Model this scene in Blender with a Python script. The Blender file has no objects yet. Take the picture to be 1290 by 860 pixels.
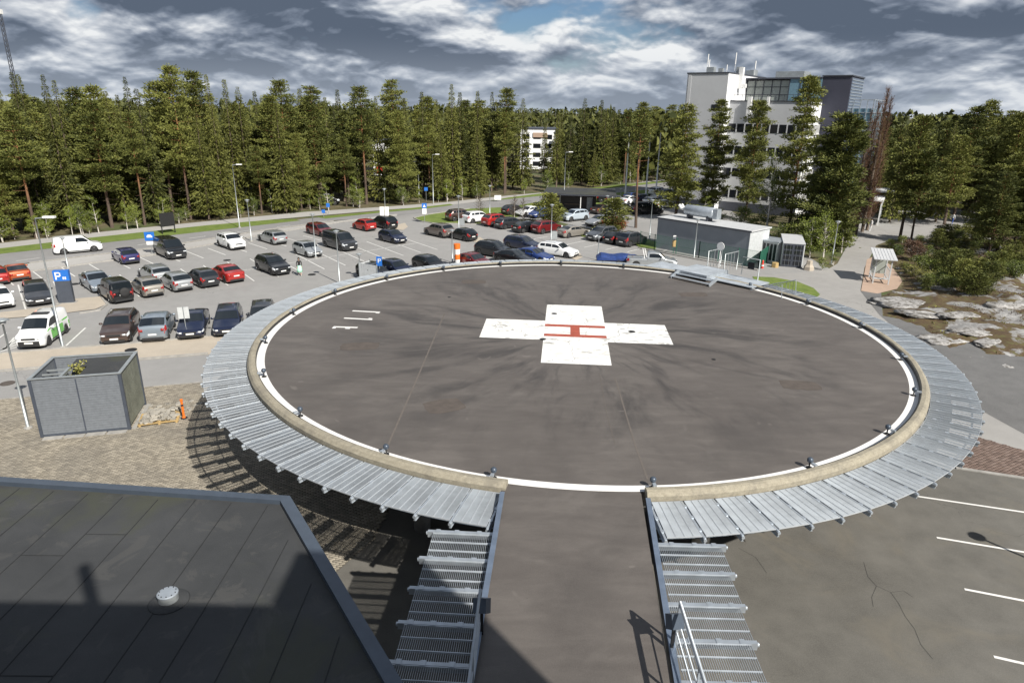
import bpy, bmesh, math, random
import numpy as np
from mathutils import Vector, Matrix
random.seed(7)
rng = np.random.default_rng(11)
PI = math.pi
SC = bpy.context.scene
COL = SC.collection

# ---------------------------------------------------------------- camera
ZP = 4.9                       # height of the helipad surface above the ground
CAMP = Vector((-3.2141, -32.6644, 15.5619))
FPX, PITCH, ROLL = 843.99, 0.333528584, 0.01444763
def _ray(px, py):
    x = (px-645)/FPX; y = -(py-430)/FPX
    c, s = math.cos(ROLL), math.sin(ROLL); x, y = c*x-s*y, s*x+c*y
    return Vector((x, math.cos(PITCH)+y*math.sin(PITCH), -math.sin(PITCH)+y*math.cos(PITCH)))
def at(px, py, z=0.0):         # survey helper: photo point on the level plane z -> place in the world
    d = _ray(px, py); t = (CAMP.z-z)/-d.z
    return CAMP + d*t
def hgt(base, px, py):         # height of an upright thing standing at base whose top shows at (px, py)
    d = _ray(px, py); r = math.hypot(base[0]-CAMP.x, base[1]-CAMP.y)
    return CAMP.z + d.z*r/math.hypot(d.x, d.y)
cam = bpy.data.cameras.new('camera'); camo = bpy.data.objects.new('camera', cam); COL.objects.link(camo)
cam.sensor_width = 36; cam.lens = FPX/1290*36; cam.clip_start = .1; cam.clip_end = 6000
F = Vector((0, math.cos(PITCH), -math.sin(PITCH)))
Rt = (_ray(645+FPX, 430)-_ray(645, 430)).normalized(); Up = Rt.cross(F).normalized()
M = Matrix((Rt, Up, -F)).transposed().to_4x4(); M.translation = CAMP
camo.matrix_world = M; SC.camera = camo

# ---------------------------------------------------------------- light, sky, exposure
SUN_EL = math.radians(41); SUN_DIR = Vector((0.612, -0.791, 0)).normalized()
sun = bpy.data.lights.new('sun', 'SUN'); suno = bpy.data.objects.new('sun', sun); COL.objects.link(suno)
sun.energy = 5.0; sun.angle = math.radians(.53); sun.color = (1, .95, .87)
sv = Vector((SUN_DIR.x*math.cos(SUN_EL), SUN_DIR.y*math.cos(SUN_EL), math.sin(SUN_EL)))
suno.rotation_euler = sv.to_track_quat('Z', 'Y').to_euler()
SC.view_settings.view_transform = 'Standard'; SC.view_settings.look = 'None'
SC.view_settings.exposure = 0.5; SC.view_settings.gamma = 1
SC.cycles.max_bounces = 6; SC.cycles.diffuse_bounces = 3; SC.cycles.transparent_max_bounces = 8
world = bpy.data.worlds.new('World'); world.cycles.sampling_method = 'MANUAL'; world.cycles.sample_map_resolution = 512; SC.world = world; world.use_nodes = True

class NT:                      # small node-tree writer
    def __init__(s, tree): s.t = tree; s.n = tree.nodes; s.l = tree.links
    def node(s, typ, **kw):
        n = s.n.new(typ)
        for k, v in kw.items():
            if k.startswith('_'): setattr(n, k[1:], v)
        return n
    def inp(s, n, k, v):
        if v is None: return
        i = n.inputs[k]
        if isinstance(v, bpy.types.NodeSocket): s.l.new(v, i)
        elif isinstance(v, (tuple, list)) and len(v) == 3 and i.type == 'RGBA': i.default_value = (*v, 1)
        else: i.default_value = v
    def math(s, op, a, b=None, c=None, clamp=False):
        n = s.n.new('ShaderNodeMath'); n.operation = op; n.use_clamp = clamp
        s.inp(n, 0, a); s.inp(n, 1, b)
        if c is not None: s.inp(n, 2, c)
        return n.outputs[0]
    def vmath(s, op, a, b=None, sc=None):
        n = s.n.new('ShaderNodeVectorMath'); n.operation = op
        s.inp(n, 0, a); s.inp(n, 1, b)
        if sc is not None: s.inp(n, 'Scale', sc)
        return n.outputs[1] if op in ('LENGTH', 'DOT_PRODUCT', 'DISTANCE') else n.outputs[0]
    def noise(s, vec, scale, detail=4, rough=.55, dist=0, dim='3D', lac=2):
        n = s.n.new('ShaderNodeTexNoise'); n.noise_dimensions = dim
        s.inp(n, 'Vector', vec); n.inputs['Scale'].default_value = scale; n.inputs['Detail'].default_value = detail
        n.inputs['Roughness'].default_value = rough; n.inputs['Distortion'].default_value = dist; n.inputs['Lacunarity'].default_value = lac
        return n.outputs['Fac']
    def ramp(s, f, stops):
        n = s.n.new('ShaderNodeValToRGB'); s.inp(n, 0, f); e = n.color_ramp.elements
        while len(e) < len(stops): e.new(.5)
        for i, (p, c) in enumerate(stops):
            e[i].position = p; e[i].color = (*c, 1) if isinstance(c, (tuple, list)) else (c, c, c, 1)
        return n.outputs[0]
    def mix(s, f, a, b, typ='MIX'):
        n = s.n.new('ShaderNodeMix'); n.data_type = 'RGBA'; n.blend_type = typ
        s.inp(n, 0, f); s.inp(n, 6, a); s.inp(n, 7, b); return n.outputs[2]
    def mapr(s, v, a, b, c=0., d=1., smooth=True):
        n = s.n.new('ShaderNodeMapRange'); n.interpolation_type = 'SMOOTHSTEP' if smooth else 'LINEAR'
        s.inp(n, 0, v); s.inp(n, 1, a); s.inp(n, 2, b); s.inp(n, 3, c); s.inp(n, 4, d); return n.outputs[0]
    def scale(s, vec, xyz, loc=(0, 0, 0), rot=(0, 0, 0)):
        n = s.n.new('ShaderNodeMapping'); s.inp(n, 0, vec); n.inputs['Scale'].default_value = xyz
        n.inputs['Location'].default_value = loc; n.inputs['Rotation'].default_value = rot; return n.outputs[0]

def build_world():
    w = NT(world.node_tree); w.n.clear()
    out = w.n.new('ShaderNodeOutputWorld'); bg = w.n.new('ShaderNodeBackground')
    sky = w.n.new('ShaderNodeTexSky'); sky.sky_type = 'NISHITA'; sky.sun_disc = False
    sky.sun_elevation = SUN_EL; sky.sun_rotation = math.atan2(SUN_DIR.x, SUN_DIR.y); sky.air_density = 1.1
    tc = w.n.new('ShaderNodeTexCoord'); sep = w.n.new('ShaderNodeSeparateXYZ'); w.l.new(tc.outputs['Generated'], sep.inputs[0])
    z = w.math('MAXIMUM', w.math('ADD', sep.outputs[2], .36), .05)
    cb = w.n.new('ShaderNodeCombineXYZ')
    w.l.new(w.math('DIVIDE', sep.outputs[0], z), cb.inputs[0]); w.l.new(w.math('DIVIDE', sep.outputs[1], z), cb.inputs[1])
    P = w.vmath('ADD', cb.outputs[0], (SKX, SKY, 0))
    warp = w.n.new('ShaderNodeTexNoise'); w.l.new(P, warp.inputs['Vector']); warp.inputs['Scale'].default_value = 1.6; warp.inputs['Detail'].default_value = 3
    W2 = w.vmath('SCALE', w.vmath('SUBTRACT', warp.outputs['Color'], (.5, .5, .5)), None, .28)
    def dens(v, det=9):
        q = w.vmath('ADD', v, W2); vo = w.n.new('ShaderNodeTexVoronoi'); vo.voronoi_dimensions = '2D'; vo.feature = 'SMOOTH_F1'; w.l.new(q, vo.inputs['Vector'])
        vo.inputs['Scale'].default_value = 3.6; vo.inputs['Detail'].default_value = 3 if det > 5 else 1.5; vo.inputs['Roughness'].default_value = .42; vo.inputs['Lacunarity'].default_value = 2.3
        vo.inputs['Smoothness'].default_value = .35; vo.normalize = True
        puff = w.math('SUBTRACT', .78, vo.outputs['Distance'])
        return w.math('ADD', w.math('MULTIPLY', w.noise(q, 1.7, det, .50, 0, '3D', 2.2), .66), w.math('MULTIPLY', puff, .36))
    up = w.vmath('SUBTRACT', P, w.vmath('SCALE', cb.outputs[0], None, .045))      # the same cloud a little higher in the sky
    up2 = w.vmath('SUBTRACT', P, w.vmath('SCALE', cb.outputs[0], None, .012))
    d0 = dens(P); d1 = dens(up, 5); d2 = dens(up2)
    rel = w.math('ADD', w.math('MULTIPLY', w.math('SUBTRACT', d0, d1), 5.4), w.math('MULTIPLY', w.math('SUBTRACT', d0, d2), 7.0))
    big = w.noise(P, .9, 2, .5)
    thick = w.mapr(w.math('ADD', w.math('MULTIPLY', d0, .7), w.math('MULTIPLY', big, .5)), .50, .74)
    lum = w.math('SUBTRACT', w.math('ADD', rel, .70), w.math('MULTIPLY', thick, .78), clamp=True)
    ccol = w.ramp(lum, [(0, (.12, .155, .215)), (.25, (.22, .265, .345)), (.5, (.42, .47, .55)), (.75, (.68, .72, .78)), (1, (1.0, 1.02, 1.03))])
    cover = w.mapr(w.math('ADD', d0, w.math('MULTIPLY', big, .3)), .505, .60)
    low = w.mapr(sep.outputs[2], .0, .10, 1, 0)
    ccol = w.mix(w.math('MULTIPLY', low, .42), ccol, (.56, .63, .73))
    skyc = w.vmath('MULTIPLY', w.vmath('SCALE', sky.outputs[0], None, .075), (.75, .95, 1.25))
    skyc = w.mix(w.math('MULTIPLY', low, .75), skyc, (.60, .68, .78))
    col = w.mix(cover, skyc, ccol)
    gz = w.mapr(sep.outputs[2], -.02, -.005, 0, 1)
    col = w.mix(gz, (.06, .07, .06), col)
    w.l.new(col, bg.inputs[0]); bg.inputs[1].default_value = .62
    w.l.new(bg.outputs[0], out.inputs[0])
SKX, SKY = 44.3, 21.7
build_world()

# ---------------------------------------------------------------- materials
MATS = {}
def mat(name, col=(.5, .5, .5), rough=.6, metal=0., var=.12, vs=3., bump=0., bs=40., coat=0., spec=.5, emis=None, fn=None, obj=True):
    if name in MATS: return MATS[name]
    m = bpy.data.materials.new(name); m.use_nodes = True; w = NT(m.node_tree)
    bs_ = m.node_tree.nodes['Principled BSDF']
    tc = w.n.new('ShaderNodeTexCoord'); gp = w.n.new('ShaderNodeNewGeometry'); V = tc.outputs['Object'] if obj else gp.outputs['Position']
    c = None
    if fn: c = fn(w, V, bs_)
    if c is None:
        if var > 0:
            a = tuple(x*(1-var) for x in col); b = tuple(min(1, x*(1+var)) for x in col)
            c = w.ramp(w.noise(V, vs, 5, .6), [(.3, a), (.7, b)])
        else: c = col
    w.inp(bs_, 'Base Color', c); 
    if not bs_.inputs['Roughness'].is_linked: bs_.inputs['Roughness'].default_value = rough
    bs_.inputs['Metallic'].default_value = metal
    bs_.inputs['Coat Weight'].default_value = coat; bs_.inputs['Coat Roughness'].default_value = .04; bs_.inputs['Specular IOR Level'].default_value = spec
    if bump:
        b = w.n.new('ShaderNodeBump'); b.inputs['Strength'].default_value = bump; b.inputs['Distance'].default_value = .02
        w.l.new(w.noise(V, bs, 4, .6), b.inputs['Height']); w.l.new(b.outputs[0], bs_.inputs['Normal'])
    if emis: bs_.inputs['Emission Color'].default_value = (*emis, 1); bs_.inputs['Emission Strength'].default_value = 1
    m.diffuse_color = (*col, 1)
    MATS[name] = m; return m

def f_asph(base, lo=.8, hi=1.2, speck=.25, dirt=None, crack=True):
    def fn(w, V, b):
        big = w.noise(V, .12, 4, .6, .6); mid = w.noise(V, .9, 5, .6); sp = w.noise(V, 28, 3, .7)
        f = w.math('ADD', w.math('MULTIPLY', big, .55), w.math('MULTIPLY', mid, .45))
        c = w.ramp(f, [(.33, tuple(x*lo for x in base)), (.66, tuple(x*hi for x in base))])
        c = w.mix(w.mapr(sp, .3, .75, 0, speck), c, tuple(x*1.7 for x in base))
        if dirt: c = w.mix(w.mapr(w.noise(V, .25, 5, .65, 1.), .5, .72, 0, .8), c, dirt)
        if crack:
            vo = w.n.new('ShaderNodeTexVoronoi'); vo.feature = 'DISTANCE_TO_EDGE'; vo.inputs['Scale'].default_value = .11
            w.l.new(w.vmath('ADD', V, w.vmath('SCALE', nz(w, V, .8), None, 2.4)), vo.inputs['Vector'])
            k = w.math('MULTIPLY', w.mapr(vo.outputs['Distance'], .0008, .0035, 1, 0), w.mapr(w.noise(V, .07, 2), .5, .6, 0, .55))
            c = w.mix(k, c, tuple(x*.4 for x in base))
        return c
    return fn
def nz(w, V, sc):
    n = w.n.new('ShaderNodeTexNoise'); w.l.new(V, n.inputs['Vector']); n.inputs['Scale'].default_value = sc; n.inputs['Detail'].default_value = 3
    return w.vmath('SUBTRACT', n.outputs['Color'], (.5, .5, .5))

def f_pad(w, V, b):            # worn deck: rotor-wash streaks sweep out from the middle
    sep = w.n.new('ShaderNodeSeparateXYZ'); w.l.new(w.vmath('ADD', V, w.vmath('SCALE', nz(w, V, .30), None, .9)), sep.inputs[0])
    r = w.vmath('LENGTH', V); ang = w.math('ARCTAN2', sep.outputs[1], sep.outputs[0])
    def polar(ka, kr, tw):
        cb = w.n.new('ShaderNodeCombineXYZ'); a2 = w.math('ADD', ang, w.math('MULTIPLY', r, tw))
        w.l.new(w.math('MULTIPLY', w.math('COSINE', a2), ka), cb.inputs[0]); w.l.new(w.math('MULTIPLY', w.math('SINE', a2), ka), cb.inputs[1]); w.l.new(w.math('MULTIPLY', r, kr), cb.inputs[2]); return cb.outputs[0]
    st = w.noise(polar(3.4, .13, .02), 1.5, 6, .62, .15); st2 = w.noise(polar(7.5, .16, -.015), 1.6, 5, .6, .1)
    big = w.noise(V, .18, 5, .6, .8); mid = w.noise(w.scale(V, (.5, 1.6, 1)), 1.1, 6, .65, .4); sp = w.noise(V, 45, 3, .7)
    c = w.ramp(w.math('ADD', w.math('MULTIPLY', big, .5), w.math('MULTIPLY', mid, .5)), [(.32, (.070, .061, .055)), (.5, (.096, .085, .077)), (.68, (.136, .122, .110))])
    fade = w.math('MULTIPLY', w.mapr(r, 1.2, 3.2, .35, 1), w.mapr(r, 8, 14.5, 1, .30))
    c = w.mix(w.math('MULTIPLY', w.math('MULTIPLY', w.mapr(st, .47, .66), fade), .80), c, (.030, .027, .026))
    c = w.mix(w.math('MULTIPLY', w.math('MULTIPLY', w.mapr(st2, .55, .70), fade), .45), c, (.035, .031, .030))
    c = w.mix(w.mapr(w.noise(polar(5, .2, .03), 2.1, 4, .6), .58, .75, 0, .30), c, (.17, .155, .14))
    c = w.mix(w.mapr(sp, .35, .8, 0, .24), c, (.2, .18, .165))
    c = w.mix(w.mapr(w.noise(V, 11, 3, .8), .70, .76, 0, .8), c, (.02, .02, .02))
    c = w.mix(w.mapr(w.noise(V, .75, 3, .5, 1.5), .70, .76, 0, .35), c, (.21, .19, .17))
    b.inputs['Roughness'].default_value = .72
    return c
def f_white(w, V, b):
    c = w.ramp(w.noise(V, 2.2, 6, .7, 1.), [(.3, (.56, .55, .51)), (.55, (.78, .78, .76))])
    s = w.mapr(w.noise(w.scale(V, (.45, 1.9, 1), rot=(0, 0, .35)), 1.1, 7, .72, 1.1), .545, .64, 0, .75)
    s = w.math('MULTIPLY', s, w.mapr(w.noise(V, .28, 2, .5), .42, .58, .15, 1))
    c = w.mix(s, c, (.17, .16, .145))
    vo = w.n.new('ShaderNodeTexVoronoi'); vo.feature = 'DISTANCE_TO_EDGE'; vo.inputs['Scale'].default_value = .33
    w.l.new(w.vmath('ADD', V, w.vmath('SCALE', nz(w, V, .9), None, 1.3)), vo.inputs['Vector'])
    c = w.mix(w.mapr(vo.outputs['Distance'], .002, .009, .6, 0), c, (.13, .12, .11))
    c = w.mix(w.mapr(w.noise(V, 5, 5, .75), .60, .70, 0, .45), c, (.40, .37, .27))
    return w.mix(w.mapr(w.noise(V, 14, 3, .7), .70, .8, 0, .6), c, (.25, .22, .15))
def f_curb(w, V, b):
    n = w.noise(V, 9, 6, .7); c = w.ramp(n, [(.3, (.25, .225, .17)), (.7, (.40, .365, .285))])
    c = w.mix(w.mapr(w.noise(V, 1.3, 5, .7), .45, .66, 0, .6), c, (.19, .175, .145)); c = w.mix(w.mapr(w.noise(V, 22, 4, .8), .6, .72, 0, .6), c, (.10, .085, .06))
    return w.mix(w.mapr(w.noise(V, 60, 2, .6), .35, .6, 0, .25), c, (.12, .10, .07))
def f_paver(w, V, b):
    oi = w.n.new('ShaderNodeNewGeometry')
    c = w.ramp(oi.outputs['Random Per Island'], [(0, (.17, .150, .120)), (.5, (.245, .218, .172)), (1, (.33, .295, .235))])
    c = w.mix(w.mapr(w.noise(V, .22, 5, .6, 1.), .45, .65, 0, .45), c, (.15, .138, .12))
    return w.mix(w.mapr(w.noise(V, 20, 3, .7), .5, .8, 0, .35), c, (.36, .33, .27))
def f_redpaver(w, V, b):
    oi = w.n.new('ShaderNodeNewGeometry')
    return w.ramp(oi.outputs['Random Per Island'], [(0, (.095, .066, .054)), (.5, (.15, .104, .084)), (1, (.20, .148, .125))])
def f_grass(w, V, b):
    c = w.ramp(w.noise(V, .8, 6, .7), [(.3, (.075, .115, .018)), (.5, (.125, .175, .028)), (.7, (.17, .20, .05))])
    return w.mix(w.mapr(w.noise(V, 16, 4, .7), .45, .75, 0, .5), c, (.05, .075, .015))
def f_forestfloor(w, V, b):
    c = w.ramp(w.noise(V, .5, 6, .7), [(.3, (.045, .048, .018)), (.5, (.10, .085, .042)), (.7, (.16, .13, .075))])
    return w.mix(w.mapr(w.noise(V, .12, 4, .6), .5, .62, 0, .8), c, (.06, .085, .02))
def f_rock(w, V, b):
    n = w.noise(V, .33, 6, .66, .9); m = w.noise(V, 2.5, 6, .7, .5)
    c = w.ramp(w.math('ADD', w.math('MULTIPLY', n, .45), w.math('MULTIPLY', m, .55)), [(.34, (.11, .105, .10)), (.5, (.22, .215, .21)), (.66, (.42, .415, .40))])
    veg = w.ramp(w.noise(V, 1.6, 6, .75), [(.32, (.045, .028, .018)), (.5, (.085, .055, .025)), (.62, (.10, .095, .03)), (.75, (.16, .13, .06))])
    z = w.n.new('ShaderNodeSeparateXYZ'); w.l.new(V, z.inputs[0])
    v = w.math('ADD', w.noise(w.scale(V, (1, 1, 0), (13, 4, 0)), .28, 5, .62, .8), w.math('MULTIPLY', z.outputs[2], -.10))
    return w.mix(w.mapr(v, .375, .425), c, veg)
def f_cloth(c1, c2):
    return lambda w, V, b: w.ramp(w.noise(V, 6, 3), [(.4, c1), (.6, c2)])
def f_fol(dark, lightc, sc=.9):
    def fn(w, V, b):
        oi = w.n.new('ShaderNodeObjectInfo'); isl = w.n.new('ShaderNodeNewGeometry')
        f = w.math('ADD', w.math('MULTIPLY', w.noise(V, sc, 3, .6), .8), w.math('MULTIPLY', isl.outputs['Random Per Island'], .35))
        f = w.math('ADD', f, w.math('MULTIPLY', w.math('SUBTRACT', oi.outputs['Random'], .5), .34))
        return w.ramp(f, [(.32, dark), (.85, lightc)])
    return fn
def f_bark(lo, hi, z0, z1):
    def fn(w, V, b):
        z = w.n.new('ShaderNodeSeparateXYZ'); w.l.new(V, z.inputs[0])
        c = w.mix(w.mapr(z.outputs[2], z0, z1), lo, hi)
        return w.mix(w.mapr(w.noise(w.scale(V, (1, 1, .25)), 9, 4, .7), .45, .65, 0, .6), c, tuple(x*.4 for x in lo))
    return fn
def f_roof(w, V, b):           # bitumen felt in overlapping strips, moss tint
    c = w.ramp(w.noise(V, .5, 6, .65, .5), [(.3, (.024, .026, .028)), (.7, (.046, .048, .050))])
    c = w.mix(w.mapr(w.noise(V, .22, 5, .65, .8), .50, .62, 0, .6), c, (.050, .054, .030)); c = w.mix(w.mapr(w.noise(V, .7, 6, .7, 1.2), .56, .62, 0, .35), c, (.075, .073, .068))
    return w.mix(w.mapr(w.noise(V, 60, 2, .6), .4, .8, 0, .3), c, (.10, .10, .10))
def f_clad(base, axis, pitch, dk=.7):
    def fn(w, V, b):
        c = w.ramp(w.noise(V, .6, 5, .6), [(.3, tuple(x*.9 for x in base)), (.7, tuple(x*1.08 for x in base))])
        s = w.n.new('ShaderNodeSeparateXYZ'); w.l.new(V, s.inputs[0])
        k = w.math('PINGPONG', s.outputs[axis], pitch/2)
        return w.mix(w.mapr(k, 0, .014, .5, 0), c, tuple(x*dk for x in base))
    return fn
STEEL = dict(rough=.42, metal=.55, var=.16, vs=2.5)
def M_(n): return MATS[n]
mat('deck_asphalt', fn=f_pad, bump=.35, bs=60)
mat('lot_asphalt', fn=f_asph((.245, .241, .235), .85, 1.10, .25), bump=.2, rough=.85)
mat('yard_asphalt', fn=f_asph((.108, .103, .092), .66, 1.32, .35, (.15, .136, .11)), bump=.3, rough=.85)
mat('path_asphalt', fn=f_asph((.27, .262, .25), .85, 1.12, .2), bump=.2, rough=.85)
mat('road_asphalt', fn=f_asph((.21, .207, .205), .85, 1.1, .2, crack=False), rough=.85)
mat('sidewalk', fn=f_asph((.34, .33, .315), .9, 1.08, .15, crack=False), rough=.85)
mat('dark_gravel', fn=f_asph((.112, .111, .110), .65, 1.3, .55, crack=False), bump=.8, bs=25, rough=.9)
mat('sand', fn=f_asph((.37, .325, .265), .85, 1.12, .3, crack=False), bump=.4, rough=.9)
mat('red_gravel', fn=f_asph((.36, .262, .20), .85, 1.12, .3, crack=False), bump=.4, rough=.9)
mat('white_paint', fn=f_white, rough=.6)
mat('line_paint', fn=lambda w, V, b: w.mix(w.mapr(w.noise(V, 7, 6, .75), .60, .70, 0, .7), (.72, .71, .69), (.20, .185, .17)), rough=.7)
mat('bay_paint', (.60, .60, .58), .7, var=.15)
mat('red_paint', (.34, .075, .045), .6, var=.2)
mat('seam', (.115, .10, .088), .8); mat('patch', (.082, .068, .059), .85, var=.2)
mat('curb', fn=f_curb, bump=.6, bs=50, rough=.85)
mat('black', (.012, .012, .013), .6); mat('felt_joint', (.017, .018, .019), .8, var=.3); mat('tyre', (.022, .022, .023), .8)
mat('grating', (.45, .49, .53), rough=.45, metal=.3, var=.22, vs=1.3); mat('plank_edge', (.50, .53, .56), rough=.45, metal=.3, var=.1); mat('steel', (.42, .46, .50), **STEEL); mat('steel_blue', (.20, .25, .33), **STEEL)
mat('pole_steel', (.40, .43, .44), **STEEL)
mat('lamp_glass', (.10, .14, .20), .15, var=0); mat('concrete', (.30, .29, .27), .85, var=.2, bump=.3)
mat('dark_concrete', (.15, .145, .135), .9, var=.2)
mat('paver', fn=f_paver, rough=.85, obj=False); mat('red_paver', fn=f_redpaver, rough=.85); mat('paver_joint', (.095, .085, .068), .95, obj=False)
mat('grass', fn=f_grass, bump=.8, bs=12, rough=.9); mat('forest_floor', fn=f_forestfloor, bump=.8, bs=4, rough=1)
mat('rock', fn=f_rock, bump=1., bs=5, rough=.9, obj=False)
mat('felt', fn=f_roof, bump=.4, bs=70, rough=.75); mat('coping', (.075, .095, .125), .38, metal=.3, var=.1)
mat('white_render', (.80, .81, .82), .85, var=.05, vs=.4); mat('shaded_render', (.47, .48, .495), .85, var=.06, vs=.3)  # second render is the greyer copy, grazing-sun shade put into its colour
mat('dark_clad', fn=f_clad((.045, .047, .07), 2, .3)); mat('window_dark', (.012, .014, .018), .08, var=0)
mat('green_glass', (.33, .36, .33), .12, var=.1); mat('blue_glass', (.14, .24, .30), .08, var=.1)
mat('frame_dark', (.05, .055, .07), .5); mat('shed_blue', fn=f_clad((.225, .245, .275), 0, .3, .85), rough=.55)
mat('shed_light', (.48, .50, .51), .6); mat('roof_sheet', (.50, .51, .52), .45, var=.08)
mat('fence_green', (.018, .10, .065), .5); mat('container_grey', (.045, .052, .07), .5); mat('container_white', (.60, .62, .62), .5, var=.1)
mat('slat_grey', (.155, .170, .190), .55, var=.13, vs=5); mat('slat_green', (.19, .20, .16), .6, var=.25, vs=1.5); mat('slat_frame', (.055, .065, .085), .5)
mat('wood', (.40, .28, .12), .75, var=.2); mat('stone', (.33, .31, .27), .9, var=.25, bump=.4)
mat('orange', (.75, .17, .02), .5); mat('red', (.62, .05, .03), .5); mat('white', (.75, .75, .74), .5, var=.05)
mat('blue_sign', (.02, .14, .50), .4, var=.05); mat('yellow', (.75, .45, .05), .6); mat('timber_dark', fn=f_clad((.060, .052, .050), 0, .14))
mat('timber', fn=f_clad((.22, .17, .12), 0, .14))
mat('spruce_needles', fn=f_fol((.034, .042, .011), (.175, .180, .042)), rough=.65, spec=.25)
mat('pine_needles', fn=f_fol((.044, .056, .014), (.205, .215, .052)), rough=.65, spec=.25)
mat('young_leaves', fn=f_fol((.06, .085, .012), (.23, .27, .045)), rough=.6, spec=.3)
mat('bush_leaves', fn=f_fol((.05, .075, .014), (.19, .22, .04)), rough=.6, spec=.3)
mat('yellow_leaves', fn=f_fol((.12, .12, .03), (.30, .29, .08)), rough=.6, spec=.3)
mat('heather_leaves', fn=f_fol((.045, .030, .014), (.14, .085, .045)), rough=.8); mat('dead_twigs', fn=f_fol((.055, .030, .016), (.155, .080, .045)), rough=.8)
mat('pine_bark', fn=f_bark((.085, .060, .045), (.30, .135, .055), 3, 9), rough=.9); mat('spruce_bark', (.10, .075, .055), .9, var=.3)
mat('birch_bark', (.45, .42, .38), .8, var=.3, vs=6)
mat('glass', (.012, .016, .02), .04, var=0, coat=.3); mat('rim', (.42, .43, .44), .35, metal=.7, var=.05)
mat('headlight', (.62, .65, .68), .12, var=0, coat=1); mat('taillight', (.32, .012, .01), .2, var=0, coat=1)
mat('plate', (.72, .72, .70), .5, var=0); mat('trim', (.022, .023, .025), .55, var=0); mat('tarp', (.015, .04, .16), .5, var=.3)
mat('skin', (.50, .32, .23), .6, var=.05); mat('hair', (.02, .014, .01), .7); mat('black_cloth', (.012, .012, .014), .85); mat('mint_cloth', (.42, .74, .56), .8, var=.1)
mat('blue_cloth', (.05, .10, .32), .8); mat('white_cloth', (.72, .74, .76), .8)
def paint(name, col, metal=.35):
    return mat('paint_'+name, col, .32, metal, var=.03, coat=1.)
for n_, c_, m_ in [('white', (.76, .77, .77), 0), ('black', (.010, .011, .013), .3), ('navy', (.010, .016, .045), .35), ('silver', (.42, .44, .45), .6), ('grey', (.10, .108, .118), .5),
                   ('darkgrey', (.040, .042, .048), .4), ('red', (.36, .022, .018), .2), ('darkred', (.15, .012, .015), .3), ('orange', (.42, .085, .025), .3), ('beige', (.34, .315, .28), .5),
                   ('brown', (.085, .058, .050), .45), ('bluesilver', (.27, .32, .37), .5), ('blue', (.02, .05, .20), .35), ('violet', (.030, .030, .11), .4), ('taupe', (.20, .175, .16), .5), ('lightblue', (.50, .57, .64), .3), ('green', (.10, .46, .04), 0)]:
    paint(n_, c_, m_)

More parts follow.
